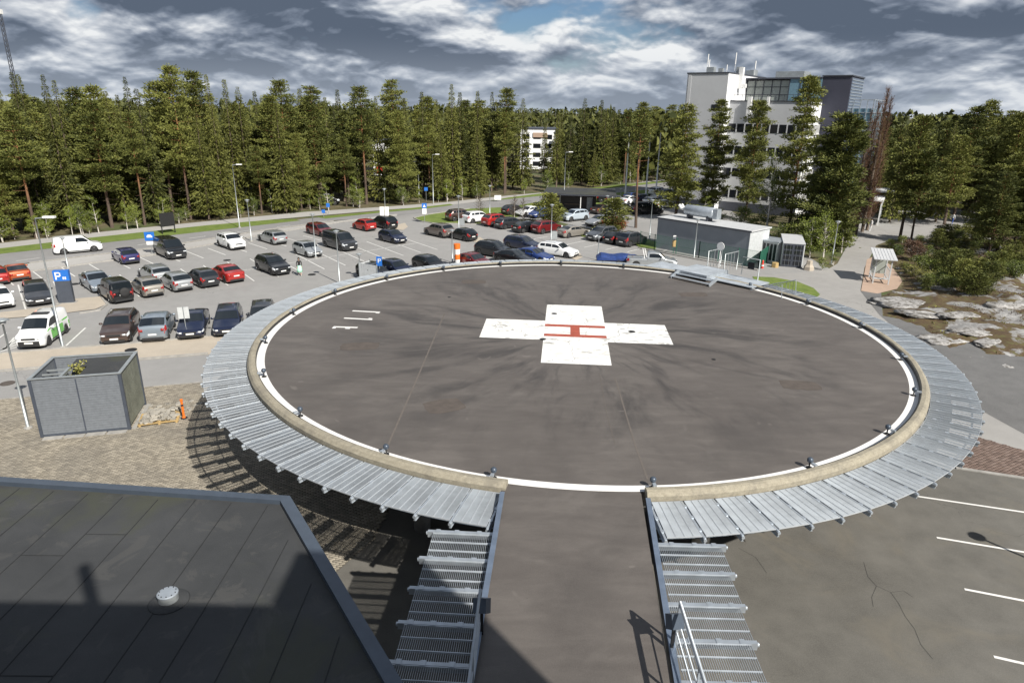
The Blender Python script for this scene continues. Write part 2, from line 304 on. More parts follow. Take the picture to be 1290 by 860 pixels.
# ---------------------------------------------------------------- mesh helpers
class MB:
    def __init__(s): s.v = []; s.f = []; s.m = []; s.mats = []; s.cur = 0
    def use(s, m):
        m = MATS[m]
        if m not in s.mats: s.mats.append(m)
        s.cur = s.mats.index(m); return s
    def add(s, vs, fs):
        o = len(s.v); s.v += [tuple(v) for v in vs]; s.f += [tuple(i+o for i in f) for f in fs]; s.m += [s.cur]*len(fs); return s
    def box(s, x0, x1, y0, y1, z0, z1, T=None):
        vs = [Vector((x, y, z)) for x in (x0, x1) for y in (y0, y1) for z in (z0, z1)]
        if T is not None: vs = [T @ v for v in vs]
        return s.add(vs, [(0, 1, 3, 2), (4, 6, 7, 5), (0, 4, 5, 1), (2, 3, 7, 6), (0, 2, 6, 4), (1, 5, 7, 3)])
    def bar(s, a, b, w, h, up=(0, 0, 1)):          # rectangular bar a->b
        a = Vector(a); b = Vector(b); d = (b-a).normalized(); sd = d.cross(Vector(up))
        if sd.length < 1e-4: sd = Vector((1, 0, 0))
        sd.normalize(); u = sd.cross(d)
        vs = [p + sd*i*w/2 + u*j*h/2 for p in (a, b) for i, j in ((-1, -1), (1, -1), (1, 1), (-1, 1))]
        return s.add(vs, [(3, 2, 1, 0), (4, 5, 6, 7), (0, 1, 5, 4), (1, 2, 6, 5), (2, 3, 7, 6), (3, 0, 4, 7)])
    def tube(s, pts, rs, n=8, cap=True):
        pts = [Vector(p) for p in pts]
        if not isinstance(rs, (list, tuple)): rs = [rs]*len(pts)
        vs = []; fs = []
        for i, p in enumerate(pts):
            d = (pts[min(i+1, len(pts)-1)]-pts[max(i-1, 0)]).normalized()
            a = d.cross(Vector((0, 0, 1)) if abs(d.z) < .9 else Vector((1, 0, 0))).normalized(); b = d.cross(a)
            vs += [p + (a*math.cos(2*PI*k/n) + b*math.sin(2*PI*k/n))*rs[i] for k in range(n)]
        for i in range(len(pts)-1):
            for k in range(n): fs.append((i*n+k, i*n+(k+1) % n, (i+1)*n+(k+1) % n, (i+1)*n+k))
        if cap: fs += [tuple(range(n)), tuple(range((len(pts)-1)*n, len(pts)*n))[::-1]]
        return s.add(vs, fs)
    def lathe(s, prof, n=16, c=(0, 0, 0), axis='z', capends=True):
        vs = []; fs = []
        for r, z in prof:
            for k in range(n):
                a = 2*PI*k/n; p = (r*math.cos(a), r*math.sin(a), z)
                if axis == 'y': p = (p[0], p[2], p[1])
                if axis == 'x': p = (p[2], p[0], p[1])
                vs.append((p[0]+c[0], p[1]+c[1], p[2]+c[2]))
        for i in range(len(prof)-1):
            for k in range(n): fs.append((i*n+k, i*n+(k+1) % n, (i+1)*n+(k+1) % n, (i+1)*n+k))
        if capends: fs += [tuple(range(n))[::-1], tuple(range((len(prof)-1)*n, len(prof)*n))]
        return s.add(vs, fs)
    def poly(s, pts, z0, z1):                       # extruded polygon, pts 2D
        n = len(pts); ar = sum(pts[i][0]*pts[(i+1) % n][1]-pts[(i+1) % n][0]*pts[i][1] for i in range(n))
        if ar < 0: pts = pts[::-1]
        vs = [(p[0], p[1], z0) for p in pts]+[(p[0], p[1], z1) for p in pts]
        return s.add(vs, [tuple(range(n))[::-1], tuple(range(n, 2*n))]+[(i, (i+1) % n, n+(i+1) % n, n+i) for i in range(n)])
    def mesh(s, name, smooth=False, mats=None):
        me = bpy.data.meshes.new(name); me.from_pydata(s.v, [], s.f)
        for m in (mats or s.mats): me.materials.append(m if not isinstance(m, str) else MATS[m])
        if len(s.mats) > 1: me.polygons.foreach_set('material_index', s.m)
        if smooth: me.polygons.foreach_set('use_smooth', [True]*len(me.polygons))
        me.update(); return me
    def build(s, name, parent=None, loc=(0, 0, 0), rz=0, smooth=False, **kw):
        return link(name, s.mesh(name, smooth), parent, loc, rz, **kw)
def mb(m): return MB().use(m)
def link(name, me, parent=None, loc=(0, 0, 0), rz=0, **kw):
    o = bpy.data.objects.new(name, me); COL.objects.link(o); o.location = loc; o.rotation_euler = (0, 0, rz)
    if parent: o.parent = parent
    for k, v in kw.items(): o[k] = v
    return o
def thing(name, label, cat, loc=(0, 0, 0), rz=0, group=None):
    o = bpy.data.objects.new(name, None); COL.objects.link(o); o.location = loc; o.rotation_euler = (0, 0, rz)
    o.empty_display_size = .2; o['label'] = label; o['category'] = cat
    if group: o['group'] = group
    return o
def tag(o, label, cat, group=None):
    o['label'] = label; o['category'] = cat
    if group: o['group'] = group
    return o
def sheet(name, pts, z, m, parent=None, kind='structure'):     # level sheet; pts world 2D
    me = bpy.data.meshes.new(name); me.from_pydata([(p[0], p[1], z) for p in pts], [], [tuple(range(len(pts)))]); me.materials.append(MATS[m])
    me.update()
    if me.polygons[0].normal.z < 0: me.flip_normals()
    o = link(name, me, parent)
    if kind and not parent: o['kind'] = kind
    return o
def px(*pp, z=0): return [at(x, y, z).to_2d() for x, y in pp]
def ring(m, r0, r1, z, a0, a1, n):
    mbk = mb(m); vs = []; fs = []
    for i in range(n+1):
        a = a0+(a1-a0)*i/n; vs += [(r0*math.cos(a), r0*math.sin(a), z), (r1*math.cos(a), r1*math.sin(a), z)]
    for i in range(n): fs.append((2*i, 2*i+1, 2*i+3, 2*i+2))
    return mbk.add(vs, fs)
# ---------------------------------------------------------------- the ground
E_ = 3200
sheet('ground', [(-E_, -E_), (E_, -E_), (E_, E_), (-E_, E_)], -.03, 'forest_floor')
lot_pts = px((-170, 371), (37, 342), (193, 321), (330, 296), (420, 281), (500, 270), (560, 262), (640, 256), (700, 250), (760, 243), (880, 227), (915, 262), (975, 300), (1048, 340), (1090, 420), (1300, 600))+[Vector((48, -60)), Vector((-95, -60))]
lot = sheet('parking_lot', lot_pts, 0, 'lot_asphalt')
sheet('road', px((-170, 352), (0, 320), (130, 306), (260, 291.5), (385, 275.5), (480, 267), (575, 257), (640, 251), (700, 245), (760, 238), (870, 225), (960, 216), (960, 219), (875, 232), (760, 247), (700, 255), (620, 262), (520, 269.5), (500, 272), (420, 278), (330, 290), (193, 312), (37, 331), (-170, 360)), .012, 'road_asphalt')
sheet('pavement', px((-170, 361), (37, 332), (193, 313), (330, 291), (420, 279), (500, 270), (500, 272.5), (420, 281.5), (330, 296.5), (193, 321.5), (37, 342.5), (-170, 371.5)), .02, 'sidewalk')
sheet('footpath', px((-170, 329), (0, 306.5), (110, 294), (260, 279), (385, 267), (480, 261), (560, 255), (640, 246.5), (740, 238), (870, 222), (960, 212), (960, 214), (870, 225), (740, 242), (640, 250), (560, 259), (480, 265), (385, 273), (260, 284), (110, 300), (0, 313), (-170, 338)), .016, 'sidewalk')
sheet('grass_verge', px((-170, 337), (0, 313), (110, 300), (260, 284), (340, 277), (372, 276.5), (379, 278), (360, 280), (260, 291.5), (130, 306), (0, 320), (-170, 348)), .022, 'grass')
sheet('grass_verge', px((398, 273.5), (480, 266), (545, 259.5), (567, 257), (571, 258.5), (540, 262.5), (480, 268), (410, 275.5)), .022, 'grass')
sheet('grass_verge', px((618, 253), (640, 251), (700, 245), (790, 235), (850, 228.5), (850, 226.5), (790, 232), (700, 241.5), (640, 249)), .024, 'grass')
sheet('grass_lawn', px((521, 275), (540, 270.5), (567, 266.5), (592, 263), (640, 261), (690, 252.5), (740, 247), (800, 240.5), (845, 237), (845, 243), (790, 252), (756, 259), (756, 263), (690, 263), (660, 272), (610, 282), (568, 281.5), (545, 281), (530, 278.5)), .026, 'grass')
sheet('planted_strip', px((630, 276), (665, 276), (700, 279), (745, 289), (800, 300), (828, 308), (822, 313), (800, 303), (757, 296), (752, 298), (712, 293), (700, 287), (660, 283)), .03, 'forest_floor')
sheet('grass_lawn', px((702, 285), (722, 287), (752, 292), (752, 299), (735, 298.5), (712, 293)), .034, 'grass')
sheet('grass_lawn', px((800, 298), (828, 305), (826, 314), (806, 312), (795, 305)), .034, 'grass')
sheet('beige_paving', px((-120, 482), (0, 468.5), (262, 446.5), (330, 440), (330, 415), (260, 424), (166, 433), (80, 439), (0, 446), (-120, 459)), .012, 'sand')
sheet('sand_island', px((74, 385), (92, 377), (126, 374), (134, 384), (120, 390), (95, 393), (66, 397), (0, 402), (-40, 407), (-40, 399), (0, 394)), .05, 'sand')
sheet('sand_island', px((497, 284), (510, 281), (514, 286), (508, 290), (498, 289)), .03, 'sand')
sheet('sand_island', px((595, 300), (605, 299), (611, 303), (604, 306), (597, 305)), .03, 'sand')
sheet('sand_island', px((722, 316), (729, 317), (734, 324), (726, 328), (719, 325)), .03, 'sand')
sheet('path', px((955, 347), (1040, 341), (1055, 332), (1069, 306), (1071, 295), (1082, 272), (1098, 266), (1250, 264), (1400, 258), (1400, 272), (1249, 285), (1214, 286), (1191, 292), (1164, 303), (1123, 302), (1104, 309), (1089, 337), (1084, 366), (1108, 396), (1160, 440), (1205, 497), (1245, 521), (1300, 551), (1500, 620), (1500, 650), (1300, 575), (1230, 551), (1100, 440), (1000, 378)), .010, 'path_asphalt')
sheet('yard', px((1212, 590), (1300, 603), (1500, 640))+[Vector((45, -34)), Vector((-12, -34)), Vector((-12, -9))], .008, 'yard_asphalt')
sheet('gravel', px((1084, 367), (1110, 368), (1112, 398), (1190, 412), (1300, 440), (1500, 480), (1500, 622), (1300, 552), (1245, 522), (1205, 498), (1160, 441), (1108, 397)), .016, 'dark_gravel')
sheet('red_gravel_bed', px((1092, 327), (1084.6, 366.5), (1105, 370), (1130, 364), (1137, 354), (1122, 334), (1104, 322)), .022, 'red_gravel')
sheet('grass_lawn', px((948, 348.5), (975, 349.5), (1005, 355), (1025, 363), (1033, 371), (1028, 376), (990, 372), (955, 362)), .026, 'grass')

def inpoly(P, poly):
    x, y = P[:, 0], P[:, 1]; r = np.zeros(len(P), bool); n = len(poly)
    for i in range(n):
        x0, y0 = poly[i][0], poly[i][1]; x1, y1 = poly[(i+1) % n][0], poly[(i+1) % n][1]
        if y0 == y1: continue
        k = ((y0 > y) != (y1 > y)) & (x < (x1-x0)*(y-y0)/(y1-y0)+x0); r ^= k
    return r
def np_mesh(name, V, Fq, m, smooth=False, tri=False):
    me = bpy.data.meshes.new(name); k = 3 if tri else 4
    me.vertices.add(len(V)); me.vertices.foreach_set('co', np.ascontiguousarray(V, np.float32).ravel())
    me.loops.add(len(Fq)*k); me.loops.foreach_set('vertex_index', np.ascontiguousarray(Fq, np.int32).ravel())
    me.polygons.add(len(Fq)); me.polygons.foreach_set('loop_start', np.arange(0, len(Fq)*k, k, dtype=np.int32))
    if smooth: me.polygons.foreach_set('use_smooth', np.ones(len(Fq), bool))
    me.materials.append(MATS[m]); me.update(calc_edges=True); me.validate(); return me
def paving(name, poly, ang, L, Wd, gap, z, m, jm):
    base = sheet(name, poly, z, jm); P = np.array([[p[0], p[1]] for p in poly]); c, s = math.cos(ang), math.sin(ang)
    R = np.array([[c, -s], [s, c]]); Q = P @ R; lo = Q.min(0); hi = Q.max(0)
    nx = int((hi[0]-lo[0])/L)+2; ny = int((hi[1]-lo[1])/Wd)+1
    I, J = np.meshgrid(np.arange(nx), np.arange(ny), indexing='ij')
    U = np.stack([lo[0]+(I+.5*(J % 2))*L, lo[1]+(J+.5)*Wd], -1).reshape(-1, 2)
    Wp = U @ R.T; ok = inpoly(Wp, P); U = U[ok]; n = len(U)
    hx, hy = L/2-gap/2, Wd/2-gap/2; b = .006
    hz_ = z+.012+rng.uniform(0, .008, n)
    tp = []
    for sx, sy in ((-1, -1), (1, -1), (1, 1), (-1, 1)):
        tp.append(np.stack([U[:, 0]+sx*hx, U[:, 1]+sy*hy, np.full(n, z)], 1))
    for sx, sy in ((-1, -1), (1, -1), (1, 1), (-1, 1)):
        tp.append(np.stack([U[:, 0]+sx*(hx-b), U[:, 1]+sy*(hy-b), hz_+rng.uniform(-.002, .002, n)], 1))
    V = np.stack(tp, 1).reshape(-1, 3); V[:, :2] = V[:, :2] @ R.T
    q = np.array([(4, 5, 6, 7), (0, 1, 5, 4), (1, 2, 6, 5), (2, 3, 7, 6), (3, 0, 4, 7)])
    Fq = (np.arange(n)*8)[:, None, None]+q[None]
    link('paving_brick', np_mesh(name+'_bricks', V, Fq.reshape(-1, 4), m), base, kind='stuff')
pv = px((-60, 510), (0, 503.5), (262, 481.5))+[Vector((-8.5, 9)), Vector((-7.4, -3)), Vector((-8.4, -11.0)), Vector((-12.5, -20)), Vector((-32, -20))]
paving('brick_paving', pv, math.radians(17), .22, .11, .012, .02, 'paver', 'paver_joint')
paving('red_brick_paving', px((1232, 551), (1330, 579), (1330, 607), (1204, 589)), math.radians(-15), .21, .105, .01, .02, 'red_paver', 'paver_joint')
k_ = mb('concrete')
for pts, h, wd in [(px((-60, 355), (37, 342.5), (193, 321.5), (330, 296.5), (420, 281.5), (500, 270.5)), .12, .16), (px((-60, 366), (37, 331.5))[:0]+px((37, 331.5), (193, 312.5), (330, 290.5), (420, 278.5)), .10, .14),
                   (px((0, 503), (262, 481)), .05, .12), (px((0, 468), (262, 446)), .12, .14), (px((-40, 449), (80, 439), (166, 433), (262, 424)), .10, .14), (px((1204, 589.5), (1330, 608.5)), .05, .2),
                   (px((521, 275), (530, 279), (545, 281.5), (568, 282), (612, 283)), .12, .15), (px((521, 275), (540, 270.5), (567, 266.5), (592, 263)), .12, .15), (px((804, 313), (828, 317.5), (880, 327.5), (955, 341)), .14, .22), (px((100, 395), (126, 391), (135, 384), (127, 374)), .1, .14)]:
    for a, b in zip(pts[:-1], pts[1:]):
        k_.bar((a[0], a[1], h/2), (b[0], b[1], h/2), wd, h)
k_.build('kerb', kind='structure')

# bay lines painted on the lot
def line(a, b, w=.12, z=.008, m='bay_paint', par=lot, name='bay_line'):
    a = Vector((a[0], a[1])); b = Vector((b[0], b[1])); d = (b-a).normalized(); n = Vector((-d.y, d.x))*w/2
    me = bpy.data.meshes.new(name); me.from_pydata([(*(a-n), z), (*(b-n), z), (*(b+n), z), (*(a+n), z)], [], [(0, 1, 2, 3)]); me.materials.append(MATS[m]); return link(name, me, par)
def bayrow(p0, p1, n, ang, L, skip=(), cross=None):
    p0 = Vector(p0); p1 = Vector(p1); d = Vector((math.cos(math.radians(ang)), math.sin(math.radians(ang))))
    for i in range(n):
        if i in skip: continue
        p = p0+(p1-p0)*i/(n-1); line(p, p+d*L)
    if cross is not None:
        line(p0+d*cross, p1+d*cross, .10)
bayrow((-56.5, 23.8), (-30.0, 52.2), 17, -45, 4.9)                    # row against the road
bayrow((-41.9, 18.3), (-30.6, 25.4), 6, 128, 9.6)
bayrow((-29.2, 26.7), (-12.0, 44.4), 11, 126, 9.8, cross=4.9)
bayrow((-52.0, 9.0), (-44.5, 15.8), 4, 128, 5.0)
bayrow((-2.0, 50.5), (12.5, 43.5), 7, 48, 4.8)
bayrow((-7.5, 52.5), (0.5, 46.5), 4, 225, 4.6)
bayrow((-7.0, 62.0), (3.5, 56.0), 5, 60, 4.6)
bayrow((-38.0, 7.7), (-14.0, 14.7), 11, 105, 5.0, skip=(1,))
for i in range(5): line(at(-10+i*4, 445-i*1.2), at(22-i, 437-i*3), .14)
for a, b in [((1155, 625), (1300, 646.5)), ((1180, 677), (1300, 697)), ((1215, 742), (1300, 758.5)), ((1252, 827), (1300, 838))]:
    p, q = at(*a), at(*b); line(p, p+(q-p).normalized()*5.2, .11, .014, 'line_paint')
for u in range(7):                                                      # lane dashes on the road
    p = at(20, 329).lerp(at(440, 274), u/7); q = at(20, 329).lerp(at(440, 274), u/7+.05); line(p, q, .12, .018)

yard_ = bpy.data.objects['yard']
for pts in [((1088, 708), (1093, 726), (1104, 738), (1122, 746), (1132, 760), (1140, 776), (1152, 792), (1160, 812), (1175, 830)), ((1122, 746), (1138, 744), (1150, 752)), ((1104, 738), (1098, 752), (1100, 764)), ((930, 690), (952, 702), (966, 722))]:
    for a, b in zip(pts[:-1], pts[1:]): line(at(*a), at(*b), .011, .013, 'felt_joint', yard_, 'crack')
# rock outcrop to the right
def rockfield():
    x0, x1, y0, y1, st = 14, 100, -6, 62, .36
    nx, ny = int((x1-x0)/st)+1, int((y1-y0)/st)+1
    X, Y = np.meshgrid(np.linspace(x0, x1, nx), np.linspace(y0, y1, ny), indexing='ij')
    def sm(sc, sd):
        r = np.random.default_rng(sd); H = np.zeros_like(X)
        for k in range(14):
            a = r.uniform(0, 2*PI); fq = sc*r.uniform(.6, 1.6); H += np.sin((X*math.cos(a)+Y*math.sin(a))*fq+r.uniform(0, 7)+1.2*np.sin((X*math.sin(a)-Y*math.cos(a))*fq*.6))
        return H/5
    poly = np.array([[p[0], p[1]] for p in px((1108, 372), (1113, 397), (1160, 412), (1196, 440), (1225, 432), (1240, 446), (1300, 452), (1600, 500), (1600, 300), (1300, 286), (1215, 288), (1192, 294), (1165, 305), (1125, 305), (1112, 318), (1138, 350), (1135, 362))])
    P = np.stack([X.ravel(), Y.ravel()], 1); D = np.full(len(P), 1e9)
    for i in range(len(poly)):
        a, b = poly[i], poly[(i+1) % len(poly)]; ab = b-a; t = np.clip(((P-a)@ab)/(ab@ab), 0, 1); D = np.minimum(D, np.hypot(*((P-a-t[:, None]*ab).T)))
    D = np.where(inpoly(P, poly), D, -D).reshape(X.shape)
    rise = np.clip(D/2.2, -1, 1)
    rise = np.clip(D/4, -1, 1)
    H = rise*(.22+.25*np.clip(sm(.33, 3)+.5, 0, 2)) + np.clip(D/6, 0, 1)*.28*np.clip(sm(.8, 5), -.4, 1)
    H += np.clip(D/2, 0, 1)*.13*sm(2.3, 8)*(.6+.4*sm(.5, 2)) + np.clip(D, 0, 1)*.05*sm(5.5, 9) + np.clip(D, 0, 1)*rng.normal(0, .018, X.shape)
    H += np.clip(D/12, 0, 1)*.9*np.clip(sm(.14, 21)+.4, 0, 1.5)
    H = np.where(D < 0, np.minimum(H, -.15+.0*D), H)
    I = np.arange(nx*ny).reshape(nx, ny); q = np.stack([I[:-1, :-1], I[1:, :-1], I[1:, 1:], I[:-1, 1:]], -1).reshape(-1, 4)
    keep = (D.ravel()[q] > -1.2).any(1)
    global ROCKH
    def ROCKH(x, y):
        i = int(round((x-x0)/(x1-x0)*(nx-1))); j = int(round((y-y0)/(y1-y0)*(ny-1)))
        return float(max(H[i, j], 0)) if 0 <= i < nx and 0 <= j < ny else 0.
    me = np_mesh('rock_outcrop', np.stack([X.ravel(), Y.ravel(), H.ravel()], 1), q[keep], 'rock', smooth=True)
    link('rock_outcrop', me, kind='structure')
rockfield()

# ---------------------------------------------------------------- the helipad
pad = thing('helipad', 'large round raised landing pad with white cross, red H and steel shelf ring', 'helipad', (0, 0, ZP))
A_R, A_L = math.radians(-87.1), math.radians(-102.3)     # the opening for the ramp (right end, left end)
def arc_full(a0, a1, n): return [a0+(a1-a0)*i/n for i in range(n+1)]
a_start, a_end = A_R, A_L+2*PI
d_ = mb('deck_asphalt'); d_.lathe([(15.35, -.35), (15.35, 0), (.01, 0)], 128, capends=False); d_.build('deck', pad)
s_ = mb('dark_concrete'); s_.lathe([(15.33, -.7), (15.33, -.36), (.02, -.36)], 96, capends=False); s_.lathe([(15.33, -.7), (14.9, -.7), (14.9, -.37)], 96, capends=False); s_.build('deck_slab', pad)
for i in range(14):
    a = i*2*PI/14+.1; mb('concrete').lathe([(.32, -ZP), (.32, -.37)], 16).build('column', pad, (12.2*math.cos(a), 12.2*math.sin(a), 0), smooth=True)
for i in range(6):
    a = i*2*PI/6; mb('concrete').lathe([(.35, -ZP), (.35, -.37)], 16).build('column', pad, (5.5*math.cos(a), 5.5*math.sin(a), 0), smooth=True)
ring('line_paint', 15.0, 15.34, .005, 0, 2*PI, 200).build('edge_line', pad)
CR = math.radians(-4.25)
def mark(name, x0, x1, y0, y1, z, m, par=pad, rot=CR, org=(0, -.12)):
    me = bpy.data.meshes.new(name)
    nx = max(1, int((x1-x0)/.5)); c, s = math.cos(rot), math.sin(rot); vs = [(org[0]+c*x-s*y, org[1]+s*x+c*y, z) for x, y in ((x0, y0), (x1, y0), (x1, y1), (x0, y1))]
    me.from_pydata(vs, [], [(0, 1, 2, 3)]); me.materials.append(MATS[m]); return link(name, me, par)
cross = bpy.data.meshes.new('cross_marking'); w3 = 1.57; w9 = 4.73
cpts = [(-w3, -w9), (w3, -w9), (w3, -w3), (w9, -w3), (w9, w3), (w3, w3), (w3, w9), (-w3, w9), (-w3, w3), (-w9, w3), (-w9, -w3), (-w3, -w3)]
c_, s2_ = math.cos(CR), math.sin(CR)
cross.from_pydata([(c_*x-s2_*y, -.12+s2_*x+c_*y, .005) for x, y in cpts], [], [(0, 1, 2, 11), (11, 2, 5, 8), (2, 3, 4, 5), (8, 5, 6, 7), (9, 10, 11, 8)]); cross.materials.append(MATS['white_paint'])
link('cross_marking', cross, pad)
hp = bpy.data.meshes.new('letter_marking')
hq = [(-1.56, .60, 1.56, 1.0), (-1.56, -1.0, 1.56, -.60), (-.24, -.60, .24, .60)]
hv = []; hf = []
for x0, y0, x1, y1 in hq:
    o = len(hv); hv += [(c_*x-s2_*y, -.12+s2_*x+c_*y, .009) for x, y in ((x0, y0), (x1, y0), (x1, y1), (x0, y1))]; hf.append((o, o+1, o+2, o+3))
hp.from_pydata(hv, [], hf); hp.materials.append(MATS['red_paint']); link('letter_marking', hp, pad)
for x, y, r in [(-.9, 2.9, .16), (2.9, -.1, .18), (-1.7, -1.5, .16), (-7, 6, .1), (6, -4, .1)]:
    mb('black').lathe([(r, .006), (r, .014)], 14).build('tie_down_cap', pad, (x, y, 0))
def padpx(*pp): return [at(x, y, ZP)[:2] for x, y in pp]
def stroke(name, segs, w=.16):
    b = bpy.data.meshes.new(name); vs = []; fs = []
    for p, q in segs:
        p, q = at(*p, ZP), at(*q, ZP); d = Vector((q-p)[:2]).normalized(); n = Vector((-d.y, d.x))*w; o = len(vs)
        vs += [(p.x-n.x, p.y-n.y, .006), (q.x-n.x, q.y-n.y, .006), (q.x+n.x, q.y+n.y, .006), (p.x+n.x, p.y+n.y, .006)]; fs.append((o, o+1, o+2, o+3))
    b.from_pydata(vs, [], fs); b.materials.append(MATS['line_paint']); return link(name, b, pad)
stroke('numeral_marking', [((444, 391.5), (478.5, 393.3)), ((473.5, 393.9), (478, 394.2))], .09)
stroke('numeral_marking', [((433.5, 400.6), (469, 402.6)), ((464, 401.2), (468.5, 401.5))], .09)
stroke('letter_marking', [((420, 411.6), (450.5, 412.6)), ((418.5, 413), (423, 413)), ((435, 413.3), (441, 413.6))], .09)
for pts, w in [(((560, 395), (524, 480), (488, 562)), .035), (((775, 476), (800, 560), (816, 604)), .03), (((755, 470), (764, 520), (775, 560)), .012)]:
    sm_ = mb('seam')
    for a, b in zip(pts[:-1], pts[1:]):
        a, b = at(*a, ZP), at(*b, ZP); d = Vector((b-a)[:2]).normalized(); n = Vector((-d.y, d.x))*w
        sm_.add([(a.x-n.x, a.y-n.y, .004), (b.x-n.x, b.y-n.y, .004), (b.x+n.x, b.y+n.y, .004), (a.x+n.x, a.y+n.y, .004)], [(0, 1, 2, 3)])
    sm_.build('deck_joint', pad)
for cxp, cyp, sx, sy, an in [(559, 511, .75, .6, .4), (453, 436, .9, .55, .1), (1008, 485, .8, .5, -.1), (597, 355, .8, .5, 0), (873, 371, .9, .5, .1)]:
    p = at(cxp, cyp, ZP); b = mb('patch'); pts = []
    for k in range(18):
        a = 2*PI*k/18; r = 1/max(abs(math.cos(a)), abs(math.sin(a)))**.8*(1+random.uniform(-.06, .06)); x, y = sx*r*math.cos(a), sy*r*math.sin(a)
        pts.append((p.x+x*math.cos(an)-y*math.sin(an), p.y+x*math.sin(an)+y*math.cos(an), .0035))
    b.add(pts, [tuple(range(18))]); b.build('repair_patch', pad)
# curb swept round the pad, open at the ramp
prof = [(15.36, .0), (15.36, .14), (15.41, .19), (15.56, .20), (15.64, .165), (15.72, .06), (15.72, -.10), (15.45, -.14)]
cb_ = mb('curb'); NS = 260; vs = []; fs = []
for i in range(NS+1):
    a = a_start+(a_end-a_start)*i/NS; jz = .006*math.sin(i*1.7)+.004*math.sin(i*.61)
    vs += [(r*math.cos(a), r*math.sin(a), z+jz*(z > 0)) for r, z in prof]
K = len(prof)
for i in range(NS):
    for k in range(K): fs.append((i*K+k, (i+1)*K+k, (i+1)*K+(k+1) % K, i*K+(k+1) % K))
fs += [tuple(range(K)), tuple(range(NS*K, NS*K+K))[::-1]]
cb_.add(vs, fs); cbo = cb_.build('curb', pad, smooth=False)
sl_ = mb('black'); vs = []; fs = []  # black strip paints the shade on the curb's inner face
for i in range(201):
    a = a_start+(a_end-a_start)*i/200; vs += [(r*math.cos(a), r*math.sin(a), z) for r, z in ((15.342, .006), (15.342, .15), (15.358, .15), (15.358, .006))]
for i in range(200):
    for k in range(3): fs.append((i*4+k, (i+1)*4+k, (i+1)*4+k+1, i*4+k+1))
sl_.add(vs, fs).build('curb_shade_strip', pad)
# beams and grating panels
NB = 98; ST = (a_end-a_start-math.radians(.5))/NB
zb = -.125; bm_ = mb('steel')
bm_.box(15.70, 17.54, -.02, .02, zb-.16, zb-.0); bm_.box(15.70, 17.54, -.032, .032, zb, zb+.012); bm_.box(15.70, 17.54, -.035, .035, zb-.175, zb-.161)
bm_.box(15.72, 16.55, -.03, .03, zb-.36, zb-.176)
for r in (15.95, 16.5, 17.1): bm_.box(r, r+.12, -.05, .05, zb+.013, zb+.032)
bm_.lathe([(.05, 17.45), (.05, 17.57)], 10, (0, 0, zb-.045), 'x')
beam_me = bm_.mesh('beam')
def grating(name, r0, r1, half0, half1, n, bars, planks, m='grating', zt=-.085, bh=.032):
    g = mb(m)                                             # bearing bars across, plank edges along r
    for i in range(bars):
        r = r0+(r1-r0)*(i+.5)/bars; h = half0+(half1-half0)*(i+.5)/bars-.012
        g.add([(r, -h, zt), (r, h, zt), (r, h, zt-bh), (r, -h, zt-bh), (r+.006, -h, zt), (r+.006, h, zt), (r+.006, h, zt-bh), (r+.006, -h, zt-bh)], [(0, 1, 2, 3), (5, 4, 7, 6), (0, 4, 5, 1)])
    g.use('plank_edge')
    for k in range(planks+1):
        t = -1+2*k/planks
        for sd in (-1, 1):
            if (k == 0 and sd < 0) or (k == planks and sd > 0): continue
            o = sd*.006
            g.bar((r0, half0*t*.975+o, zt-bh/2+.003), (r1, half1*t*.975+o, zt-bh/2+.001), .006, bh+.002)
    g.box(r0-.004, r0+.004, -half0*.97, half0*.97, zt-bh, zt+.003); g.box(r1-.004, r1+.004, -half1*.97, half1*.97, zt-bh, zt+.003)
    return g
gm = grating('grating_panel', 15.76, 17.46, 15.76*math.tan(ST/2)-.035, 17.46*math.tan(ST/2)-.035, 0, 56, 4).mesh('grating_panel')
gap_ang = [(at(x, y, ZP)) for x, y in ((884, 345),)]
for i in range(NB+1):
    a = a_start+math.radians(.25)+ST*i; link('beam', beam_me, pad, (0, 0, 0), a)
    if i < NB: link('grating_panel', gm, pad, (0, 0, random.uniform(-.004, .004)), a+ST/2)
for r in (16.2, 17.2):                                   # ring rails under the shelves
    ring('steel', r-.03, r+.03, zb-.19, a_start, a_end, 120).build('support_ring', pad)

# ramp and its side platforms
rl0, rr0 = at(635, 622, ZP), at(814, 630, ZP); rl1, rr1 = at(597, 855, ZP), at(849, 855, ZP)
rl2 = rl0+(rl1-rl0).normalized()*18.2; rr2 = rr0+(rr1-rr0).normalized()*18.0
def L3(p, z): return (p.x, p.y, z)
rp = mb('deck_asphalt'); rp.poly([(rl0.x, rl0.y+1.2), (rr0.x, rr0.y+1.2), (rr2.x, rr2.y), (rl2.x, rl2.y)], -.40, -.004)
rp.build('ramp_deck', pad)
for p, q, nm in ((rl0, rl2, 1), (rr0, rr2, -1)):
    b = mb('steel_blue'); o = -.05*nm
    b.bar((p.x+o, p.y, -.15), (q.x+o, q.y, -.15), .10, .42); b.bar((p.x+o, p.y, .075), (q.x+o, q.y, .075), .14, .02); b.build('ramp_edge_beam', pad)
for t in (.2, .45, .7, .95):
    for p, q in ((rl0, rl2), (rr0, rr2)):
        c = p.lerp(q, t); mb('concrete').lathe([(.22, -ZP), (.22, -.41)], 12).build('column', pad, (c.x*.8-.3, c.y, 0), smooth=True)
g2 = MB().use('grating')
